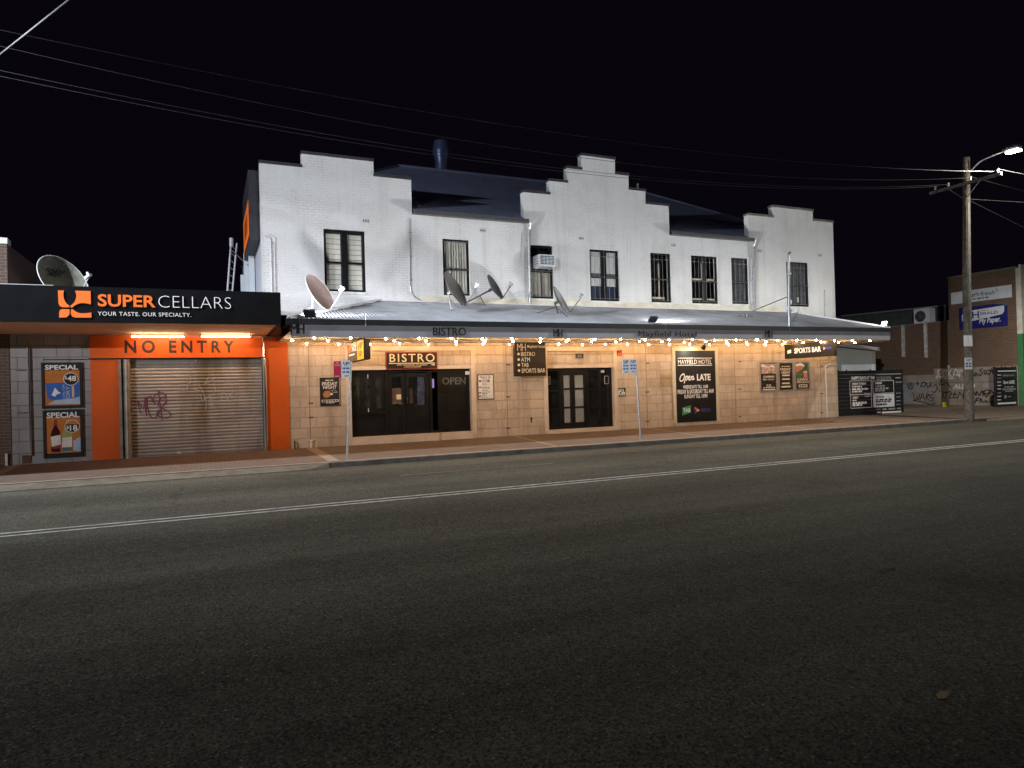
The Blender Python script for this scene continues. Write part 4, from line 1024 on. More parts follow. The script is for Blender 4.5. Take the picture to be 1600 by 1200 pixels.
# small plates by the second entrance
t, a = flat_sign('licence_plate', 'small black licence plaque above the glazed double doors', 'plaque', (899, 552, 912.2, 560.2), 'black_board')
m = MB(); FW.frame(m, *a, .015, .0, .004); FW.dashes(m, 902, 554.3, 909, 555.3, .001, 2); FW.dashes(m, 901.5, 556.8, 909.5, 558, .001, 3); m.build('lettering', 'dim_letter', t)
c10 = crop(955, 540, .070822)
t, a = flat_sign('warning_plate', 'small red warning plate high beside the double doors', 'plaque', (*c10(135, 102), *c10(240, 222)), 'red_plate')
m = MB(); FW.dashes(m, *c10(150, 180), *c10(225, 190), .001, 3); FW.dashes(m, *c10(150, 200), *c10(225, 208), .001, 2); m.build('lettering', mat('pink print', (.62, .25, .2), .6), t)
m = MB(); FW.slab(m, *FW.rect(*c10(137, 125), *c10(200, 150)), .001, .003); FW.slab(m, *FW.rect(*c10(190, 105), *c10(236, 122)), .001, .003); m.build('symbol', 'black_board', t)
t, a = flat_sign('smoking_plate', 'black plaque with white lines at chest height right of the double doors', 'plaque', (*c10(118, 940), *c10(320, 1112)), 'black_board')
m = MB(); FW.dashes(m, *c10(160, 960), *c10(275, 970), .001, 3); FW.dashes(m, *c10(155, 990), *c10(285, 1016), .001, 2); FW.dashes(m, *c10(132, 1034), *c10(308, 1060), .001, 2); FW.dashes(m, *c10(135, 1080), *c10(305, 1094), .001, 4); m.build('lettering', 'white_letter', t)
# big open late board
cO = crop(1040, 540, .10834)
a = FW.rect(1054.5, 548.2, 1120.0, 657.2)
t = thing('open_late_board', 'tall black open late board in a pale stone surround', 'sign', ((a[0] + a[1]) / 2, D, a[2]))
m = MB(); FW.slab(m, *a, -.029, .0); m.build('board', 'black_board', t)
m = MB(); FW.ptext('MAYFIELD HOTEL', *cO(178, 205), *cO(665, 262), .002, mb=m)
for y in (180, 282):
    FW.slab(m, *FW.rect(*cO(174, y - 3), *cO(400, y + 4)), .001, .003); FW.slab(m, *FW.rect(*cO(440, y - 3), *cO(668, y + 4)), .001, .003); FW.dashes(m, *cO(408, y - 4), *cO(435, y + 5), .001, 2)
# brush lettering drawn as strokes
for st in ([(262, 410), (225, 430), (205, 480), (215, 510), (245, 505), (268, 460), (270, 420), (248, 408), (240, 425)], [(290, 445), (268, 540)], [(288, 460), (310, 440), (318, 460), (300, 495), (280, 490)],
           [(325, 475), (350, 460), (345, 440), (328, 460), (335, 495), (355, 490)], [(375, 445), (362, 495)], [(370, 465), (392, 442), (398, 455), (388, 490), (412, 480)]):
    curve_px(FW, m, st, .045, cO, 4, .002)
FW.ptext('LATE', *cO(450, 410), *cO(648, 500), .002, mb=m, bold=.035)
FW.ptext('WEEKDAYS TILL 1AM', *cO(250, 573), *cO(608, 612), .002, mb=m, bold=.015); FW.ptext('FRIDAY & SATURDAY TILL 4AM', *cO(172, 638), *cO(692, 682), .002, mb=m, bold=.015); FW.ptext('SUNDAY TILL 10PM', *cO(268, 708), *cO(600, 750), .002, mb=m, bold=.015)
m.build('lettering', 'white_letter', t)
m = MB(); FW.pprism(m, [cO(*p) for p in ((242, 895), (362, 860), (360, 968), (240, 1008))], .001, .004); m.build('emblem', 'tab_green', t)
m = MB(); FW.ptext('TAB', *cO(252, 908), *cO(358, 958), .005, mb=m, bold=.02); m.build('lettering', 'white_letter', t)
m = MB(); FW.pprism(m, [cO(*p) for p in ((415, 880), (462, 905), (440, 925), (415, 915))], .001, .004); m.build('emblem', 'keno_red', t)
m = MB(); FW.pprism(m, [cO(*p) for p in ((455, 908), (495, 930), (460, 955), (440, 940))], .001, .004); m.build('emblem', 'keno_gold', t)
m = MB(); FW.pprism(m, [cO(*p) for p in ((415, 930), (438, 940), (455, 960), (425, 992))], .001, .004); FW.ptext('KENO', *cO(510, 905), *cO(645, 950), .002, mb=m); m.build('emblem', 'keno_blue', t)
m = MB(); x0, x1, z0, z1 = a
for b in ((x0 - .14, x0 - .002, z0 - .02, z1 + .13), (x1 + .002, x1 + .14, z0 - .02, z1 + .13), (x0 - .002, x1 + .002, z1 + .002, z1 + .13)): m.box(b[0], b[1], D - .045, D, b[2], b[3])
m.build('stone_trim', mat('pale smooth stone', (.60, .54, .40), .8, var=.06), hotel)
# three framed posters
cP = crop(1180, 555, .059375)
def framed(label, x0, y0, x1, y1, ground='charcoal'):
    f = FW; a = f.rect(*cP(x0, y0), *cP(x1, y1))
    t = thing('framed_poster', label, 'poster', ((a[0] + a[1]) / 2, D, a[2]), 'silver framed posters right of the open late board')
    m = MB(); f.frame(m, *a, .055, -.03, .02); m.build('frame', 'frame_grey', t)
    m = MB(); f.slab(m, a[0] + .055, a[1] - .055, a[2] + .055, a[3] - .055, -.029, .0); m.build('print', ground, t); return t
t = framed('silver framed poster of white umbrellas over diners', 108, 175, 583, 960)
m = MB(); FW.slab(m, *FW.rect(*cP(158, 225), *cP(550, 480)), .001, .003); m.build('picture', 'photo_pink', t)
m = MB(); FW.pprism(m, [cP(*p) for p in ((155, 240), (190, 240), (350, 310), (375, 335), (158, 300))], .003, .005); FW.pprism(m, [cP(*p) for p in ((350, 310), (425, 255), (530, 320))], .003, .005); m.build('umbrella_picture', 'paper', t)
m = MB(); FW.ptext('CHAPMAN', *cP(212, 540), *cP(495, 590), .002, mb=m, bold=.02); FW.ptext('Beer Garden', *cP(205, 610), *cP(495, 655), .002, mb=m, shear=.3); FW.dashes(m, *cP(295, 775), *cP(415, 788), .002, 2); FW.dashes(m, *cP(300, 808), *cP(420, 824), .002, 2); FW.dashes(m, *cP(210, 845), *cP(520, 860), .002, 5); FW.slab(m, *FW.rect(*cP(195, 895), *cP(535, 915)), .001, .003)
m.build('lettering', 'cream_letter', t)
t = framed('silver framed dark poster with four cream lines under its heading', 600, 175, 1020, 935)
m = MB(); FW.ptext('FRIDAY', *cP(660, 340), *cP(935, 400), .002, mb=m, bold=.02); FW.ptext('NIGHT', *cP(690, 425), *cP(920, 485), .002, mb=m, bold=.02); FW.dashes(m, *cP(690, 288), *cP(905, 302), .002, 3)
for y in (515, 612, 722, 812): FW.slab(m, *FW.rect(*cP(710 - (20 if y > 800 else 0), y), *cP(905 + (25 if y > 800 else 0), y + 32)), .001, .003)
m.build('lettering', 'cream_letter', t)
t = framed('silver framed poster with a peach umbrella and a tall drink', 1035, 165, 1452, 905)
m = MB(); FW.slab(m, *FW.rect(*cP(1065, 190), *cP(1440, 600)), .001, .003); m.build('picture', 'photo_green', t)
m = MB(); FW.pprism(m, [cP(*p) for p in ((1065, 275), (1150, 225), (1245, 240), (1290, 300), (1230, 380), (1065, 460))], .003, .005); FW.slab(m, *FW.rect(*cP(1270, 450), *cP(1365, 600)), .003, .005); m.build('umbrella_picture', 'peach', t)
m = MB(); FW.pprism(m, [cP(*p) for p in ((1065, 230), (1200, 200), (1290, 260), (1290, 300), (1190, 275), (1065, 290))], .005, .006); FW.slab(m, *FW.rect(*cP(1265, 425), *cP(1365, 450)), .003, .005); m.build('fringe_picture', 'paper', t)
m = MB(); FW.ptext('SUNDAY', *cP(1110, 610), *cP(1395, 665), .002, mb=m, bold=.02); FW.ptext('GIN JUGS', *cP(1095, 685), *cP(1410, 742), .002, mb=m, bold=.02); FW.slab(m, *FW.rect(*cP(1145, 770), *cP(1372, 840)), .001, .003); m.build('lettering', 'cream_letter', t)
m = MB(); FW.dashes(m, *cP(1165, 790), *cP(1345, 820), .004, 3); m.build('lettering', 'charcoal', t)
# projecting light boxes under the canopy
LB = Face('x', 4.07)
t = thing('lounge_sign', 'projecting dark sign box with an orange panel under the canopy', 'sign', (4.15, 20.8, 2.68))
MB().box(4.07, 4.26, 19.5, 22.0, 2.68, 3.25).build('box', 'black_board', t)
m = MB(); LB.slab(m, -21.98, -20.42, 2.69, 3.24, .001, .006); m.build('dark_panel', mat('brown lit panel', (.13, .10, .075), .5), t)
m = MB(); LB.slab(m, -20.41, -19.52, 2.69, 3.24, .001, .006); m.build('orange_panel', 'orange_lit', t)
m = MB(); LB.text('LOU', -21.9, -21.2, 2.98, 3.14, .008, mb=m, bold=.02); m.build('lettering', 'logo_orange', t)
m = MB(); LB.text('NGE', -21.16, -20.5, 2.98, 3.14, .008, mb=m, bold=.02); LB.slab(m, -21.7, -20.8, 2.87, 2.92, .007, .009); m.build('lettering', 'lit_white', t)
m = MB(); LB.text('VIP', -20.30, -19.62, 3.0, 3.18, .008, mb=m); LB.text('50', -20.2, -19.75, 2.78, 2.94, .008, mb=m); m.build('lettering', mat('dark print', (.08, .045, .02), .6), t)
m = MB()
for y in (19.8, 21.6): m.tube([(4.16, y, 3.245), (4.16, y, 3.36)], .015, 6)
m.build('hanger', 'black_paint', t)
SBX = 22.68; LS = Face('x', SBX); cS = crop(1160, 490, .1625)
t = thing('sports_bar_sign', 'long black sports bar sign box hung crosswise at the corner', 'sign', (22.75, 20.7, 2.66))
MB().box(SBX, SBX + .17, 19.47, 22.0, 2.66, 3.27).build('box', 'black_board', t)
m = MB(); LS.ptext('SPORTS BAR', *cS(499, 334), *cS(757, 366), .003, mb=m, bold=.03)
m.build('lettering', 'lit_white', t)
m = MB(); LS.pprism(m, [cS(*p) for p in ((433, 356), (468, 345), (470, 376), (436, 388))], .003, .006); m.build('emblem', emis('lit green', (.45, .75, .6), .35), t)
m = MB(); LS.pprism(m, [cS(*p) for p in ((778, 318), (802, 332), (780, 352))], .003, .006); m.build('emblem', emis('lit pink', (.75, .35, .35), .4), t)
m = MB(); LS.ptext('KENO', *cS(808, 320), *cS(856, 340), .003, mb=m); m.build('lettering', emis('lit blue', (.12, .12, .6), .5), t)
m = MB()
for y in (19.8, 21.7): m.tube([(SBX + .08, y, 3.265), (SBX + .08, y, 3.36)], .015, 6)
m.build('hanger', 'black_paint', t)

# ================================================================== festoon lights under the canopy
def festoon(label, Y, z, x0, x1, phase):
    t = thing('festoon_lights', label, 'string lights', ((x0 + x1) / 2, Y, z), 'festoon strings under the canopy')
    n = int((x1 - x0) / .972); bulbs = []; pts = []
    for i in range(n + 1):
        x = x0 + i * .972
        zz = z + .012 * math.sin(i * 2.1 + phase)
        pts += [(x, Y, zz + .075), (x + .486, Y, zz + .055)]
        b = MB(); b.ball((x, Y, zz), .030, 10, 7); b.build('bulb', 'bulb%d' % random.choice((0, 1, 1, 2, 2, 2, 3)), t, smooth=True)
        bulbs.append((x, zz))
    MB().tube(pts, .008, 6).build('cord', 'black_paint', t)
    m = MB()
    for x, zz in bulbs: m.tube([(x, Y, zz + .04), (x, Y, zz + .095)], .02, 8)
    m.build('socket', 'black_paint', t)
festoon('front string of festoon bulbs just behind the canopy fascia', 18.9, 3.225, 2.62, 24.9, 0)
festoon('middle string of festoon bulbs under the canopy', 20.0, 3.235, 2.18, 24.9, 1)
festoon('rear string of festoon bulbs nearest the sandstone wall', 21.65, 3.255, 2.77, 25.3, 2)

# ================================================================== flood lights
def aim(o, d): o.rotation_euler = Vector(d).to_track_quat('-Z', 'Y').to_euler()
def wallwash(light):
    # asymmetric flood optics: thrown forward (+Y) and up, stronger at the edges of the beam
    light.use_nodes = True; n = light.node_tree.nodes; l = light.node_tree.links
    em = [x for x in n if x.type == 'EMISSION'][0]
    g = n.new('ShaderNodeNewGeometry'); s = n.new('ShaderNodeSeparateXYZ'); l.new(g.outputs['Normal'], s.inputs[0])
    c_ = _math(n, l, 'MAXIMUM', s.outputs['Y'], .38)
    v = _math(n, l, 'POWER', c_, -2.75)
    for out, a, b in (('Y', .0, .30), ('Z', -.38, .08)):
        mr = n.new('ShaderNodeMapRange'); mr.interpolation_type = 'SMOOTHSTEP'; l.new(s.outputs[out], mr.inputs[0]); mr.inputs[1].default_value = a; mr.inputs[2].default_value = b
        v = _math(n, l, 'MULTIPLY', v, mr.outputs[0])
    l.new(v, em.inputs['Strength'])
def flood(label, loc, tgt, watts, size=150, blend=.8, colr=(.93, .95, 1.0), wd=.30):
    t = thing('flood_light', label, 'flood light', loc, 'flood lights around the canopy')
    o = Vector(loc); d = (Vector(tgt) - o).normalized(); r = d.cross(Vector((0, 0, 1))).normalized(); u = r.cross(d)
    c = o + Vector((0, 0, .16))
    m = MB().obox(c - r * wd / 2 - u * .11 - d * .03, r * wd, u * .22, d * .07); m.build('housing', 'gutter', t)
    m = MB().obox(c - r * (wd / 2 - .03) - u * .085 + d * .041, r * (wd - .06), u * .17, d * .006); m.build('lens', 'flood_glass', t)
    m = MB().tube([o - r * (wd / 2 + .02), o - r * (wd / 2 + .02) + Vector((0, 0, .17))], .012, 6); m.tube([o + r * (wd / 2 + .02), o + r * (wd / 2 + .02) + Vector((0, 0, .17))], .012, 6)
    m.tube([o - r * (wd / 2 + .02), o + r * (wd / 2 + .02)], .012, 6); m.build('bracket', 'gutter', t)
    L = bpy.data.lights.new('flood_lamp', 'POINT'); L.energy = watts; L.color = colr; L.shadow_soft_size = .10; wallwash(L)
    lo = bpy.data.objects.new('flood_lamp', L); col.objects.link(lo); lo.parent = t; lo.location = (c + d * .10) - o; aim(lo, d)
    return t
p = P(483.5, 491, 18.9)
flood('black flood light on the left end of the canopy below a pink dish', (p.x, 18.85, 3.72), (p.x + 1.6, 22.2, 6.9), FLOOD_W)
p = P(1019, 499, 18.9)
flood('black flood light in the middle of the canopy roof edge', (p.x, 18.85, 3.74), (p.x - .2, 22.2, 7.0), FLOOD_W)
flood('bright flood light on the right corner of the canopy', (24.85, 18.85, 3.74), (14.5, 20.6, 6.2), FLOOD_W * .72)
# down light over the open late board
p = P(1100, 533.5, 21.5)
t = thing('spot_light', 'small spot light above the open late board', 'spot light', (p.x, 21.45, 3.2), 'flood lights around the canopy')
m = MB().tube([(p.x, 21.45, 3.20), (p.x - .03, 21.55, 3.08)], [.06, .09], 12); m.build('housing', 'black_paint', t)
MB().tube([(p.x, 21.45, 3.2), (p.x, 21.45, 3.36)], .015, 6).build('bracket', 'black_paint', t)
L = bpy.data.lights.new('spot_lamp', 'SPOT'); L.energy = SPOT_W; L.color = (1, .96, .80); L.spot_size = Rd(130); L.spot_blend = 1; L.shadow_soft_size = .06
lo = bpy.data.objects.new('spot_lamp', L); col.objects.link(lo); lo.parent = t; lo.location = Vector((p.x - .04, 21.6, 3.05)) - t.location; aim(lo, (-.25, .75, -.5))

# ================================================================== satellite dishes
DN = Vector((.66, -.60, .46)).normalized()        # they all look at the same piece of sky
def dish(label, c, r, mt, foot, arm_mat='galv', feed=1.0, n=None, rim=None, stays=(), depth=.16):
    n = (n or DN).normalized(); c = Vector(c); foot = Vector(foot)
    t = thing('satellite_dish', label, 'satellite dish', foot, 'satellite dishes')
    rt = n.cross(Vector((0, 0, 1))).normalized(); u = rt.cross(n).normalized()
    m = MB(); rings, seg = 8, 36; vs = [c - n * depth * r * 1.6]; fs = []
    for i in range(1, rings + 1):
        q = i / rings
        for k in range(seg):
            a = 2 * math.pi * k / seg; vs.append(c + (rt * math.cos(a) * .94 + u * math.sin(a) * 1.04) * r * q - n * depth * r * 1.6 * (1 - q * q))
    for k in range(seg):
        k2 = (k + 1) % seg; fs.append((0, 1 + k, 1 + k2))
        for i in range(rings - 1): fs.append((1 + i * seg + k, 1 + (i + 1) * seg + k, 1 + (i + 1) * seg + k2, 1 + i * seg + k2))
    m._add(vs, fs); m._add([v - n * .012 for v in vs], [tuple(reversed(f)) for f in fs])
    m.build('reflector', mt, t, smooth=True)
    m = MB(); pts = [c + (rt * math.cos(2 * math.pi * k / seg) * .94 + u * math.sin(2 * math.pi * k / seg) * 1.04) * r - n * .006 for k in range(seg + 1)]
    m.tube(pts, .013, 6); m.build('rim', rim or mt, t)
    low = c - u * r * 1.03; fp = c + n * r * 1.15 * feed - u * r * .55
    m = MB().tube([low - n * .05, low + n * .06, fp], .016, 6); m.build('feed_arm', arm_mat, t)
    m = MB().tube([fp - n * .10 + u * .02, fp + n * .07 + u * .02], [.055, .045], 10); m.tube([fp + u * .02, fp + u * .13], .03, 8); m.build('feed_horn', 'white_steel' if mt != 'dark_dish' else 'galv', t)
    bk = c - n * (depth * r * 1.6 + .02)
    m = MB().tube([bk + n * .02, bk - n * .14], .05, 8); top = bk - n * .12; m.tube([(top.x, top.y, foot.z) if not stays else foot, top], .028, 8)
    for s_ in stays: m.tube([top.lerp(foot, .35), Vector(s_)], .013, 6)
    m.box(foot.x - .09, foot.x + .09, foot.y - .09, foot.y + .09, foot.z - .015, foot.z + .012); m.build('mount', arm_mat, t)
    return t, rt, u, c, n
def croof(y): return CZ + .03 + (y - CY - .06) / (D - .012 - CY - .06) * (4.71 - CZ - .03)
c = P(500.5, 456.5, 20.3); t_, rt, u, c, n = dish('large faded pink dish on the left end of the canopy', c, .59, 'pink_dish', (c.x - .22, c.y + .22, 3.85), 'white_steel', 1.0, rim='white_steel', stays=((c.x - .9, c.y + .3, 3.72),))
c = P(712, 451, 20.6); dish('dark brown dish in front of the curtained upper window', c, .60, 'brown_dish', (c.x - .12, c.y + .12, croof(c.y + .12)), 'galv', stays=((c.x - .9, c.y + 1.1, croof(21.6)), (c.x + .3, c.y + .7, croof(c.y + .7))))
c = P(774, 448, 21.0); dish('smallest dark dish, on a long side arm against the white wall', c, .44, 'dark_dish', (c.x - .85, D - .35, 4.63), 'dark_dish', stays=((c.x - .1, D - .5, croof(D - .5)),))
c = P(877.5, 468, 20.4); dish('dark dish below the window air conditioner', c, .50, 'dark_dish', (c.x - .08, c.y + .14, croof(c.y + .14)), 'dark_dish', 1.15, stays=((c.x - .95, c.y + .05, croof(c.y + .05)), (c.x - .1, c.y - .6, croof(c.y - .6))))
c = P(100, 437, 20.4); t_, rt, u, c, n = dish('very large cream dish with worn lettering above the black awning', c, .69, 'cream_dish', (c.x - .3, c.y + .3, AZ1 - .22), 'white_steel', .95, rim='white_steel')
g = Face('y', 0); g.r = -rt; g.u = u; g.n = n; g.o = c - n * .10
if g.r.dot(Vector((1, 0, 0))) < 0: g.r = rt
m = MB(); g.text('SKY', -.30, .24, .12, .36, .02, mb=m, bold=.02, shear=.1, ext=.003); m.build('lettering', mat('worn letter', (.06, .06, .055), .7), t_)
# flat aerial on the right of the canopy
p = P(1165, 494.5, 20.6); rooted(MB().box(p.x - .35, p.x + .35, p.y - .02, p.y + .02, croof(p.y) + .03, croof(p.y) + .06).tube([(p.x, p.y, croof(p.y) - .01), (p.x, p.y, croof(p.y) + .12)], .05, 8), 'roof_fitting', 'dark_dish', (p.x, p.y, croof(p.y)))
tag(col.objects['roof_fitting'], 'small dark flat fitting on the right part of the canopy roof', 'roof fitting')

# ================================================================== parking signs on the footpath
def parking(label, base, px_plates, lean):
    x, y = base; z = fz(y)
    t = thing('parking_sign', label, 'parking sign', (x, y, z), 'parking signs on the footpath')
    f = Face('y', y - .03)
    tops = []
    for (x0, y0, x1, y1, mt) in px_plates:
        a = f.rect(x0, y0, x1, y1); m = MB(); f.slab(m, *a, .0, .006); pl = m.build('plate', mt, t)
        m = MB(); ink = 'letter_blue' if mt == 'plate_blue' else mat('pink print', (.75, .45, .45), .6)
        W_, H_ = x1 - x0, y1 - y0; R_ = lambda u0, v0, u1, v1: (x0 + W_ * u0, y0 + H_ * v0, x0 + W_ * u1, y0 + H_ * v1)
        if mt == 'plate_blue':
            f.ptext('P', *R_(.50, .07, .88, .28), .007, mb=m); f.ptext('1', *R_(.18, .07, .26, .20), .007, mb=m); f.ptext('2', *R_(.28, .17, .42, .28), .007, mb=m)
            for v in (.40, .62): f.dashes(m, *R_(.12, v, .42, v + .10), .007, 2); f.dashes(m, *R_(.55, v, .85, v + .10), .007, 2)
            f.slab(m, *f.rect(*R_(.3, .88, .8, .92)), .006, .008)
        else:
            f.ptext('BUS', *R_(.33, .05, .67, .15), .007, mb=m); f.ptext('ZONE', *R_(.1, .2, .9, .3), .007, mb=m); f.slab(m, *f.rect(*R_(.2, .91, .8, .95)), .006, .008)
        m.build('lettering', ink, pl); tops.append(a)
    zt = max(a[3] for a in tops) - .03; xt = lean
    MB().tube([(x, y, z - .05), (xt, y, zt)], .03, 10).build('post', 'galv', t)
    m = MB()
    for zz in (zt - .12, zt - .38): m.box(min(a[0] for a in tops) + .02, max(a[1] for a in tops) - .005, y - .03, y - .024, zz - .015, zz + .015)
    m.build('bracket', 'galv', t)
parking('parking sign with a red plate and a blue plate near the bistro doors', (3.26, 18.11), [(521, 564.5, 533, 589.5, 'plate_red'), (533.5, 563.5, 547.5, 590, 'plate_blue')], P(547, 585, 18.11).x + .03)
parking('leaning parking sign with two pale blue plates right of the double doors', (12.52, 18.17), [(972.2, 561.5, 983.3, 583.5, 'plate_blue'), (983.6, 561, 994.8, 583, 'plate_blue')], P(994, 580, 18.17).x)

# ================================================================== power poles and street lamps
def batwing(light, watts, k_side, spill=.12, cmin=.33, cut0=.10, cut1=.34):
    light.use_nodes = True; n = light.node_tree.nodes; l = light.node_tree.links
    em = [x for x in n if x.type == 'EMISSION'][0]
    g = n.new('ShaderNodeNewGeometry'); s = n.new('ShaderNodeSeparateXYZ'); l.new(g.outputs['Normal'], s.inputs[0])
    c_ = _math(n, l, 'MAXIMUM', _math(n, l, 'MULTIPLY', s.outputs['Z'], -1.0), .001)
    cc = _math(n, l, 'MAXIMUM', c_, cmin)
    prof_ = _math(n, l, 'POWER', cc, -2.4)
    cut = n.new('ShaderNodeMapRange'); cut.interpolation_type = 'SMOOTHSTEP'; l.new(c_, cut.inputs[0]); cut.inputs[1].default_value = cut0; cut.inputs[2].default_value = cut1
    tq = _math(n, l, 'DIVIDE', s.outputs['Y'], _math(n, l, 'MAXIMUM', c_, .12))
    side = _math(n, l, 'POWER', 2.718, _math(n, l, 'MULTIPLY', _math(n, l, 'MULTIPLY', tq, tq), -k_side))
    v = _math(n, l, 'MULTIPLY', _math(n, l, 'MULTIPLY', prof_, cut.outputs[0]), side)
    back = n.new('ShaderNodeMapRange'); back.interpolation_type = 'SMOOTHSTEP'; l.new(s.outputs['Y'], back.inputs[0]); back.inputs[1].default_value = -.75; back.inputs[2].default_value = .05
    v = _math(n, l, 'ADD', v, _math(n, l, 'MULTIPLY', back.outputs[0], spill))
    l.new(v, em.inputs['Strength'])
    light.energy = watts
def street_pole(label, x, y, lean, facing=-1, zc=9.70, plates=False, watts=STREET_W, k_side=1.4, colr=(1, .96, .84), **opt):
    t = thing('utility_pole', label, 'utility pole', (x, y, -.05), 'timber utility poles with street lamps')
    pts = [(0, 0, -.1), (.02 * lean, 0, 3), (.10 * lean, 0, 6), (.30 * lean, 0, 10.75)]
    m = MB().tube([(a, b, c) for a, b, c in pts], [.175, .165, .15, .125], 16); m.build('pole', 'paver_dark', t, local=True)
    zc -= -.05; xa = .26 * lean
    m = MB().box(xa - .20, xa - .10, -1.45, 1.45, zc - .16, zc - .04); m.build('crossarm', mat('grey timber crossarm', (.16, .145, .125), .9, var=.3), t, local=True)
    m = MB()
    for yy in (-.65, .65): m.tube([(xa - .15, yy, zc - .12), (xa - .12, 0, zc - .75)], .018, 6)
    m.build('brace', 'galv', t, local=True)
    for yy in (-1.31, -.26, .64, 1.2):
        m = MB().tube([(xa - .15, yy, zc - .05), (xa - .15, yy, zc + .02), (xa - .15, yy, zc + .06), (xa - .15, yy, zc + .12)], [.02, .05, .035, .05], 10); m.build('insulator', 'insulator', t, local=True)
    m = MB()
    if plates is not None:
        m.tube(smooth_curve([(xa, facing * .1, 10.05), (xa, facing * .55, 10.40), (xa, facing * 1.15, 10.50), (xa, facing * 1.55, 10.53)], 5), .03, 8); m.build('lamp_arm', 'galv', t, local=True)
        m = MB().tube([(xa, facing * 1.45, 10.56), (xa, facing * 1.6, 10.56), (xa, facing * 2.05, 10.53), (xa, facing * 2.12, 10.52)], [.07, .13, .12, .05], 12); lh = m.build('lamp_head', 'galv', t, local=True)
        m = MB().poly([(xa - .11, facing * 1.58, 10.44), (xa + .11, facing * 1.58, 10.44), (xa + .11, facing * 2.06, 10.42), (xa - .11, facing * 2.06, 10.42)], (0, 0, -.06)); m.build('lens', 'lamp_glass', lh, local=True)
        L = bpy.data.lights.new('street_lamp', 'POINT'); L.color = colr; L.shadow_soft_size = .12; batwing(L, watts, k_side, **opt)
        lo = bpy.data.objects.new('street_lamp', L); col.objects.link(lo); lo.parent = t; lo.location = (xa, facing * 1.82, 10.22)
    if plates:
        f = Face('y', y - .19); yb = -.19
        for x0, y0, x1, y1, mk in ((1505.5, 524, 1519.5, 541, 0), (1507, 559, 1519, 577, 1)):
            a = f.rect(x0, y0, x1, y1); m = MB(); f.slab(m, *a, -.0, .006)
            pl = m.build('plate', 'sign_white', t)
            m = MB()
            if mk: f.ptext('1/2P', x0 + 2.5, y0 + 1.5, x1 - 2.5, y0 + 5.5, .007, mb=m); f.dashes(m, x0 + 1.5, y0 + 8, x1 - 1.5, y0 + 10, .007, 2); f.dashes(m, x0 + 1.5, y0 + 12, x1 - 1.5, y0 + 14, .007, 2)
            else: f.slab(m, *f.rect(x0 + 6.4, y0 + 1.5, x0 + 7.2, y0 + 12), .006, .008)
            m.build('lettering', 'letter_blue', pl)
        a = f.rect(1519.5, 548, 1522.5, 566); m = MB(); m.obox((a[0], y - .10, a[2] + .02), (.05, .14, 0), (.006, -.002, 0), (0, 0, a[3] - a[2])); m.build('plate', mat('lilac plate', (.42, .40, .62), .5), t)
        m = MB().tube([(.0, -.17, 3.3), (-.06, -.18, 4.8), (-.02, -.16, 6.6), (.08, -.14, 8.8)], .03, 6); m.build('cable_guard', 'wire', t, local=True)
    return t
street_pole('leaning timber utility pole carrying the lit street lamp at the car park entrance', 28.38, 17.86, 1.0, plates=True)
street_pole('timber utility pole with a street lamp beyond the left edge of the photo', -9.3, 17.86, 0.2, plates=False, colr=(.80, .87, 1.0), spill=1.8)
street_pole('timber utility pole with a street lamp in the side street behind the camera', -62.0, -52.0, -0.3, facing=1, plates=False, watts=STREET_W * .165, k_side=.0, colr=(.95, .96, 1.0), spill=.0, cmin=.08, cut0=.01, cut1=.05)

def wire(label, pts, r, mt='wire', group='overhead wires along the street'):
    o = rooted(MB().tube(pts, r, 6), 'power_line', mt, pts[0]); return tag(o, label, 'power line', group)
def parab(q, x0, x1, Y, n=40):
    (xa, za), (xb, zb), (xc, zc_) = q
    def z(x): return za * (x - xb) * (x - xc) / ((xa - xb) * (xa - xc)) + zb * (x - xa) * (x - xc) / ((xb - xa) * (xb - xc)) + zc_ * (x - xa) * (x - xb) / ((xc - xa) * (xc - xb))
    return [(x0 + (x1 - x0) * i / n, Y, z(x0 + (x1 - x0) * i / n)) for i in range(n + 1)]
for lab, Y, pp in (('highest overhead wire nearest the road', 16.55, [(0, 47), (500, 146), (1553, 268)]), ('second overhead wire from the top', 17.6, [(0, 72), (500, 179.7), (1518, 277.5)]),
                   ('third overhead wire, twinned with the lowest one', 18.5, [(0, 110), (500, 208), (1483, 288)]), ('lowest overhead wire running past the hotel parapets', 18.9, [(0, 119), (500, 214.5), (1470, 291)])):
    q = [P(a, b, Y) for a, b in pp]; wire(lab, parab([(v.x, v.z) for v in q], -9.3, q[2].x, Y), .007)
px_, py_ = 28.5, 17.86
for lab, a, b in (('wire leaving the right pole insulator towards the right edge', (28.49, 16.55, 9.82), (70, 15.5, 9.5)), ('second wire sloping down right from the pole', (28.49, 17.6, 9.82), (70, 17.0, 7.6)), ('slack wire looping right from below the crossarm', (28.7, 17.86, 9.0), (60, 14, 10.4)), ('thin wire falling away right of the pole', (28.7, 17.9, 9.0), (75, 24, 4.0))):
    A, B = Vector(a), Vector(b); pts = [tuple(A.lerp(B, i / 20) - Vector((0, 0, 1.2 * (1 - (2 * i / 20 - 1) ** 2) * .25))) for i in range(21)]; wire(lab, pts, .007)
a, b = PZ(0, 85, 9.0), PZ(107, 0, 9.0); d = (b - a)
wire('thick twisted service cable crossing the top left corner', [tuple(a - d * 3.0), tuple(a), tuple(b), tuple(b + d * 9)], .017, group=None)

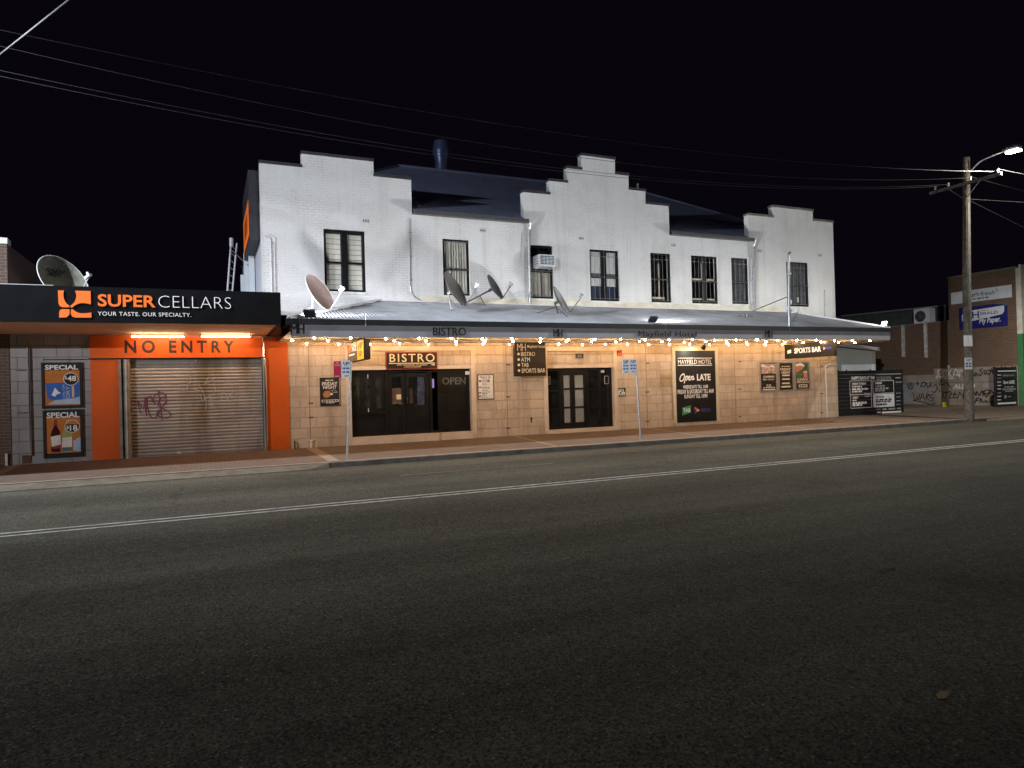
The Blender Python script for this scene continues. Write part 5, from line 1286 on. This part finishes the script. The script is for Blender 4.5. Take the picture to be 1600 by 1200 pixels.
# ================================================================== car park side
def gate(label, x0, x1, y, z0, z1, group='black steel car park gates'):
    t = thing('steel_gate', label, 'gate', ((x0 + x1) / 2, y, z0), group)
    m = MB(); n = 12; h = (z1 - z0) / n
    for i in range(n): m.box(x0, x1, y, y + .035, z0 + i * h, z0 + (i + 1) * h - .006)
    m.build('slats', 'gate', t)
    m = MB().box(x0 - .02, x0 + .06, y + .036, y + .10, z0, z1 + .04).box(x1 - .06, x1 + .02, y + .036, y + .10, z0, z1 + .04).box(x0, x1, y + .036, y + .09, z1 - .08, z1); m.build('frame', 'gate', t)
    m = MB()
    for x in (x0 + .6, (x0 + x1) / 2, x1 - .3): m.ball((x, y + .05, z1 + .03), .035, 8, 5)
    m.build('cap', 'gate', t)
    return t
GY = 22.3; FGt = Face('y', GY - .004); cG = crop(1320, 575, .0666667)
ga, gb = FGt.uv(1309.5, 579)[0], FGt.uv(1410.5, 579)[0]
t = gate('black slatted gate covered in white price lists beside the hotel corner', max(ga, 26.06), gb, GY, .06, 2.10)
m = MB()
for r_ in ((108, 300, 628, 610), (650, 300, 1150, 585), (128, 628, 632, 925)):
    FGt.frame(m, *FGt.rect(*cG(r_[0], r_[1]), *cG(r_[2], r_[3])), .02, .006, .010)
FGt.ptext('HAPPY DAYS AT THE', *cG(155, 200), *cG(695, 265), .006, mb=m, bold=.03)
for s_, b in (('MONDAY TO FRIDAY', (168, 348, 500, 388)), ('THURSDAY', (705, 335, 870, 375)), ('SUNDAY', (180, 672, 315, 716))): FGt.ptext(s_, *cG(b[0], b[1]), *cG(b[2], b[3]), .006, mb=m, bold=.03)
for b, k in (((168, 422, 400, 448), 4), ((168, 478, 540, 508), 4), ((168, 535, 400, 565), 3), ((180, 745, 272, 772), 2), ((180, 800, 510, 836), 5), ((180, 852, 405, 885), 3)): FGt.dashes(m, *cG(b[0], b[1]), *cG(b[2], b[3]), .006, k)
FGt.ptext('Simple', *cG(450, 585), *cG(580, 620), .011, mb=m, shear=.4, bold=.01); FGt.ptext('mayfield', *cG(455, 640), *cG(600, 680), .011, mb=m, shear=.4, bold=.01)
FGt.slab(m, *FGt.rect(*cG(752, 1030), *cG(838, 1046)), .006, .009); FGt.slab(m, *FGt.rect(*cG(870, 1026), *cG(1320, 1036)), .006, .009)
m.build('lettering', 'white_letter', t)
m = MB(); FGt.ptext('MAYFIELD HOTEL', *cG(735, 200), *cG(1090, 240), .006, mb=m, bold=-.01); FGt.slab(m, *FGt.rect(*cG(735, 258), *cG(1090, 264)), .006, .009); FGt.slab(m, *FGt.rect(*cG(710, 140), *cG(1320, 147)), .006, .009)
for b, k in (((705, 408, 930, 435), 4), ((705, 462, 1020, 496), 4), ((705, 518, 930, 545), 3), ((1180, 218, 1310, 240), 1), ((1190, 320, 1330, 342), 2), ((1200, 580, 1305, 596), 2), ((1205, 668, 1300, 682), 1), ((1205, 760, 1300, 775), 1), ((1205, 845, 1300, 858), 1), ((740, 960, 830, 972), 1), ((880, 950, 1310, 962), 3)): FGt.dashes(m, *cG(b[0], b[1]), *cG(b[2], b[3]), .006, k)
m.build('lettering', 'dim_letter', t)
m = MB(); FGt.slab(m, *FGt.rect(*cG(662, 618), *cG(1162, 900)), .006, .012); wb = m.build('white_panel', 'sign_white', t)
m = MB(); FGt.ptext('WINTER BAR', *cG(720, 655), *cG(915, 695), .013, mb=m, bold=.02, shear=.1); FGt.dashes(m, *cG(725, 730), *cG(1090, 750), .013, 4); FGt.dashes(m, *cG(722, 775), *cG(1070, 795), .013, 5); FGt.dashes(m, *cG(722, 838), *cG(975, 870), .013, 5)
FGt.stroke(m, [cG(985, 640), cG(1045, 720)], .01, .013); FGt.stroke(m, [cG(1010, 690), cG(1050, 655)], .01, .013); m.build('lettering', 'black_letter', wb)
gx0, gx1 = P(1556, 600, 22.4).x, P(1592, 600, 22.4).x
t = gate('black slatted gate with white open late lettering against the green shopfront', gx0, min(gx1, 39.68), 22.4, .06, 2.12)
FG2 = Face('y', 22.396); c2 = crop(1400, 560, .125)
m = MB(); FG2.ptext('Open', *c2(1338, 278), *c2(1400, 328), .006, mb=m, shear=.35); FG2.ptext('LATE', *c2(1412, 278), *c2(1480, 316), .006, mb=m, bold=.03)
for y in (205, 292, 335, 378, 470, 515): FG2.slab(m, *FG2.rect(*c2(1265, y), *c2(1312, y + 7)), .006, .008)
FG2.slab(m, *FG2.rect(*c2(1270, 154), *c2(1500, 161)), .006, .008); FG2.slab(m, *FG2.rect(*c2(1270, 556), *c2(1500, 564)), .006, .008)
m.build('lettering', 'white_letter', t)
m = MB(); FG2.ptext('MAYFIELD HOTEL', *c2(1335, 203), *c2(1480, 222), .006, mb=m)
for b, k in (((1352, 350, 1468, 362), 3), ((1330, 378, 1492, 390), 4), ((1365, 402, 1462, 414), 3), ((1265, 245, 1312, 252), 1), ((1265, 428, 1312, 435), 1)): FG2.dashes(m, *c2(b[0], b[1]), *c2(b[2], b[3]), .006, k)
cx, cz = FG2.uv(*c2(1368, 480)); FG2.disc(m, cx, cz, .10, .10, .006, .008); FG2.dashes(m, *c2(1400, 472), *c2(1435, 482), .006, 2)
m.build('lettering', 'dim_letter', t)

# pale shed behind the gate
sd = thing('pale_shed', 'pale clad shed with a skillion roof behind the gate', 'shed', (29.6, 28, 0))
m = MB(); zA, zB = 3.55, 3.20
m._add([(26.06, 26, 0), (33.3, 26, 0), (33.3, 26, zB), (26.06, 26, zA + .25), (26.06, 30, 0), (33.3, 30, 0), (33.3, 30, zB), (26.06, 30, zA + .25)], [(0, 1, 2, 3), (5, 4, 7, 6), (1, 5, 6, 2), (4, 0, 3, 7), (3, 2, 6, 7)])
m.build('wall', 'cool_white', sd)
m = MB().poly([(26.06, 25.92, zA + .27), (33.7, 25.92, zB + .02), (33.7, 25.92, zB + .20), (26.06, 25.92, zA + .48)], (0, 4.4, 0)); m.build('roof', 'white_steel', sd)
MB().box(33.18, 33.30, 25.90, 25.998, .03, zB).build('corner_post', 'white_steel', sd)

# big brick shop building
bb = thing('brick_shop', 'brown brick shop with graffiti along its car park wall and a green front corner', 'building', (45, 30, 0))
BX = 39.72; FB = Face('x', BX)
m = MB()
for y0, y1, z in ((22.36, 26.0, 7.45), (26.0, 40, 4.93)): m.box(BX, BX + .3 + (9 if z > 6 else 0), y0, y1 - (.0 if z > 6 else -.0), -.3, z)
m.build('wall', 'brown_brick', bb)
m = MB().box(BX - .03, BX + 9.3, 22.33, 26.05, 7.45, 7.53).box(BX - .03, BX + .33, 26.051, 40, 4.93, 5.0); m.build('coping', mat('stone coping', (.16, .14, .12), .85), bb)
m = MB().box(BX + .02, BX + 9, 22.2, 22.359, 3.9, 7.44); m.box(BX + .02, BX + .35, 22.1, 22.199, 3.9, 7.6); m.build('front', 'cream_paint', bb)
m = MB().box(BX + .02, BX + 9, 22.2, 22.359, -.1, 3.895).box(BX + .02, BX + .35, 22.1, 22.199, -.1, 3.895); m.build('front', 'green', bb)
m = MB()
FB.slab(m, -40, -27.0, -.1, 1.85, .0, .02); FB.slab(m, -27.0, -22.37, -.1, 2.20, .0, .02); m.build('plinth', 'render', bb)
m = MB(); FB.slab(m, -29.6, -28.4, .2, 1.35, .0205, .023); FB.slab(m, -28.1, -27.2, .9, 1.5, .0205, .023); FB.slab(m, -23.6, -22.9, .9, 1.6, .0205, .023); m.build('overpaint', 'render_grey', bb)
m = MB(); FB.slab(m, -40, -22.37, 1.33, 1.36, .0, .028); m.build('joint', mat('dark joint', (.10, .08, .07), .9), bb)
mw_, mb_ = MB(), MB()
FBp = Face('x', BX - .024)
def tagtext(s, x0, y0, x1, y1, mb, bold=0, shear=.1): FBp.ptext(s, *c2(x0, y0), *c2(x1, y1), .0, mb=mb, bold=bold, shear=shear, ext=.003)
def tagline(pts, wd, mb): curve_px(FBp, mb, pts, wd, c2, 4, .0)
# outlined white tag
for st in ([(520, 150), (545, 230), (600, 215), (575, 185), (600, 160), (580, 140), (520, 150)], [(600, 150), (640, 150), (620, 185), (655, 215), (612, 225)], [(650, 130), (665, 235)], [(690, 140), (668, 190), (705, 235)], [(715, 225), (745, 130), (775, 210), (725, 195)],
           [(640, 110), (655, 90), (670, 105), (655, 118)], [(770, 150), (825, 145)], [(775, 180), (830, 155)], [(785, 215), (800, 195), (795, 235)], [(600, 248), (725, 252)], [(495, 240), (525, 225)], [(510, 215), (518, 250)]): tagline(st, .05, mw_)
tagtext('ALLKO', 715, 322, 990, 378, mw_, .02, .2)
mw_.build('graffiti', 'spray_white', bb)
for st in ([(215, 430), (235, 520), (270, 500)], [(260, 470), (280, 515), (300, 440)], [(300, 520), (335, 440), (355, 525)], [(315, 490), (350, 488)], [(375, 525), (385, 445), (415, 455), (385, 485), (420, 525)], [(465, 455), (430, 460), (430, 490), (465, 500), (455, 530), (425, 535)], [(215, 525), (340, 545), (440, 575), (490, 555)],
           [(140, 330), (180, 305), (215, 330), (205, 375), (160, 375), (142, 340)], [(165, 320), (200, 360)], [(195, 320), (160, 360)], [(255, 300), (280, 320)], [(275, 295), (265, 330)], [(310, 355), (330, 300), (375, 310), (350, 350), (315, 345)], [(385, 305), (395, 365), (430, 330)], [(430, 300), (440, 360)], [(470, 350), (500, 325), (515, 370), (480, 425), (445, 410)],
           [(555, 280), (575, 270), (545, 330), (610, 320)], [(625, 300), (690, 365)], [(535, 405), (545, 410)], [(565, 405), (575, 410)], [(620, 420), (580, 425), (600, 460), (580, 490)], [(640, 410), (615, 500)], [(610, 430), (680, 415)], [(690, 420), (670, 495), (710, 490)], [(680, 455), (715, 450)], [(740, 415), (720, 490), (765, 485)], [(730, 455), (765, 445)], [(795, 420), (770, 500)], [(800, 430), (850, 490)], [(850, 410), (840, 510)]): tagline(st, .055, mb_)
for st in ([(840, 195), (850, 225)], [(965, 190), (985, 220), (1000, 180), (1015, 220)], [(1080, 130), (1045, 150), (1080, 180), (1050, 215), (1030, 190)], [(1095, 150), (1115, 200), (1135, 160), (1105, 150)], [(1140, 190), (1165, 200), (1185, 150), (1150, 150)], [(1195, 130), (1215, 195), (1215, 110)]): tagline(st, .06, mb_)
for st in ([(970, 410), (1000, 460), (1010, 415), (1040, 465)], [(1050, 460), (1075, 405), (1090, 465)], [(1095, 410), (1130, 480), (1170, 405), (1120, 400), (1100, 440), (1180, 430)], [(1180, 400), (1235, 450)], [(1210, 480), (1245, 440)], [(985, 560), (1010, 500), (1040, 505)], [(1000, 530), (1030, 525)], [(1050, 555), (1060, 505), (1085, 550)], [(1100, 545), (1130, 530), (1135, 550)], [(1160, 540), (1170, 545)], [(1195, 540), (1215, 545)]): tagline(st, .07, mb_)
mb_.build('graffiti', 'spray_black', bb)
m = MB(); tagline([(1090, 320), (1110, 350), (1130, 330)], .05, m); tagtext('CRIS', 1095, 300, 1225, 352, m, .0, .3); m.build('graffiti', mat('faint blue spray', (.26, .30, .36), .8), bb)
# hangers down the brick
for x0, y0, x1, y1 in ((1410.5, 508, 1412.5, 558), (1445.5, 503, 1449, 559)):
    m = MB(); a0, b1 = FB.uv(x0, y0); a1, b0 = FB.uv(x1, y1); FB.slab(m, a0 - .05, a0 + .12, b0, b1, .0, .10); m.build('downpipe', mat('flaking white pipe', (.45, .44, .40), .7, var=.3, vs=6), bb)
# shop signs
t = thing('shop_sign', 'long white shop sign high on the brown brick wall', 'sign', (BX, 24.2, 5.9))
a = FB.rect(1486, 457.5, 1581.5, 464.5); a = (a[0], a[1], 5.90, 6.58)
m = MB(); FB.slab(m, *a, .001, .03); m.build('board', 'sign_white', t)
FBs = Face('x', BX - .032); cN = crop(1470, 420, .11667)
m = MB(); FBs.ptext('fresh', *cN(530, 308), *cN(722, 340), .0, mb=m, bold=.012, shear=.15)
FBs.ptext('z', *cN(735, 268), *cN(760, 298), .0, mb=m, bold=.02); m.build('lettering', 'letter_green', t)
m = MB(); FBs.ptext("st'n", *cN(410, 322), *cN(514, 364), .0, mb=m, bold=.02, shear=.1); FBs.dashes(m, *cN(425, 398), *cN(640, 388), .0, 4); m.build('lettering', mat('dark grey letter', (.05, .055, .055), .6), t)
t = thing('newspaper_sign', 'royal blue newspaper sign below the white shop sign', 'sign', (BX, 24.1, 4.4))
m = MB(); FB.slab(m, -25.40, -22.80, 4.38, 5.64, .001, .03); m.build('board', 'sign_blue', t)
m = MB(); FBs.pprism(m, [cN(*p) for p in ((405, 560), (838, 490), (850, 500), (848, 570), (820, 605), (700, 635), (400, 705))], .0, .004); FBs.pprism(m, [cN(*p) for p in ((280, 630), (295, 600), (300, 700), (285, 700))], .0, .004); FBs.ptext('My Paper.', *cN(515, 757), *cN(800, 632), .0, mb=m, bold=.03, shear=.15)
m.build('white_banner', 'sign_white', t)
m = MB(); FBs.ptext('H', *cN(418, 574), *cN(514, 656), .006, mb=m, bold=.015); FBs.ptext('ERALD', *cN(532, 582), *cN(765, 598), .006, mb=m, bold=.012); m.build('lettering', 'letter_blue', t)
m = MB(); FBs.ptext('NEWCASTLE', *cN(525, 556), *cN(655, 557), .006, mb=m); m.build('lettering', 'letter_red', t)
m = MB(); FBs.pprism(m, [cN(*p) for p in ((690, 470), (890, 452), (890, 490), (850, 488), (840, 478))], .0, .002); m.build('print_corner', 'teal', t)
# rear cladding and condenser
rr = thing('rear_hall', 'dark clad hall rising behind the brick car park wall', 'building', (43, 32, 0))
m = MB(); m._add([(42, 26.1, 0), (42, 41, 0), (42, 41, 6.35), (42, 26.1, 6.05), (49, 26.1, 0), (49, 41, 0), (49, 41, 6.35), (49, 26.1, 6.05)], [(1, 0, 3, 2), (4, 5, 6, 7), (0, 4, 7, 3), (5, 1, 2, 6), (3, 7, 6, 2)]); m.build('wall', 'rear_cladding', rr)
MB().poly([(41.9, 26.1, 6.05), (41.9, 41, 6.36), (49, 41, 6.36), (49, 26.1, 6.05)], (0, 0, .08)).build('roof', mat('pale roof edge', (.25, .25, .25), .6), rr)
FQ = Face('x', 40.4)
a = FQ.rect(1427.5, 483.5, 1452.5, 506); 
cu_ = thing('condenser_unit', 'white air conditioning condenser above the brick car park wall', 'air conditioner', (40.6, 28, 4.9))
zb_, zt2 = 4.99, a[3]
m = MB(); FQ.slab(m, a[0], a[1], zb_, zt2, -.55, .0); m.build('casing', 'white_steel', cu_)
cx = a[0] + (a[1] - a[0]) * .42; rr_ = (zt2 - zb_) * .36
m = MB(); FQ.disc(m, cx, (zb_ + zt2) / 2, rr_, rr_, .001, .008, 24); m.build('fan_opening', mat('fan opening', (.05, .055, .055), .6), cu_)
m = MB()
for k_ in range(4): q_ = Rd(45 * k_); FQ.stroke(m, [(cx - rr_ * math.cos(q_), (zb_ + zt2) / 2 - rr_ * math.sin(q_)), (cx + rr_ * math.cos(q_), (zb_ + zt2) / 2 + rr_ * math.sin(q_))], .02, .010 + k_ * .0025, px=False)
m.build('fan_guard', 'galv', cu_)
p = PZ(1476, 636, .03)
rooted(MB().box(p.x - .09, p.x + .09, p.y - .05, p.y + .05, .0, .30), 'marker_post', 'yellow', (p.x, p.y, 0)); tag(col.objects['marker_post'], 'short yellow marker post before the graffiti wall', 'marker post')

p = PZ(1472, 1088, -.165)
rooted(MB().poly([p + Vector(v) for v in ((-.05, -.01, 0), (-.02, -.03, .004), (.04, -.02, .012), (.06, .0, .02), (.03, .03, .012), (-.02, .025, .004))], (0, 0, .002)), 'dry_leaf', mat('dry leaf', (.20, .13, .06), .8), tuple(p)); tag(col.objects['dry_leaf'], 'single dry brown leaf on the dark asphalt', 'leaf')
p = PZ(1386, 890, -.16)
rooted(MB().tube([p + Vector((-.12, .03, 0)), p + Vector((-.02, 0, .01)), p + Vector((.12, .01, 0))], .008, 6), 'twig', mat('dry twig', (.10, .08, .06), .9), tuple(p)); tag(col.objects['twig'], 'short dry twig lying on the dark asphalt', 'twig')
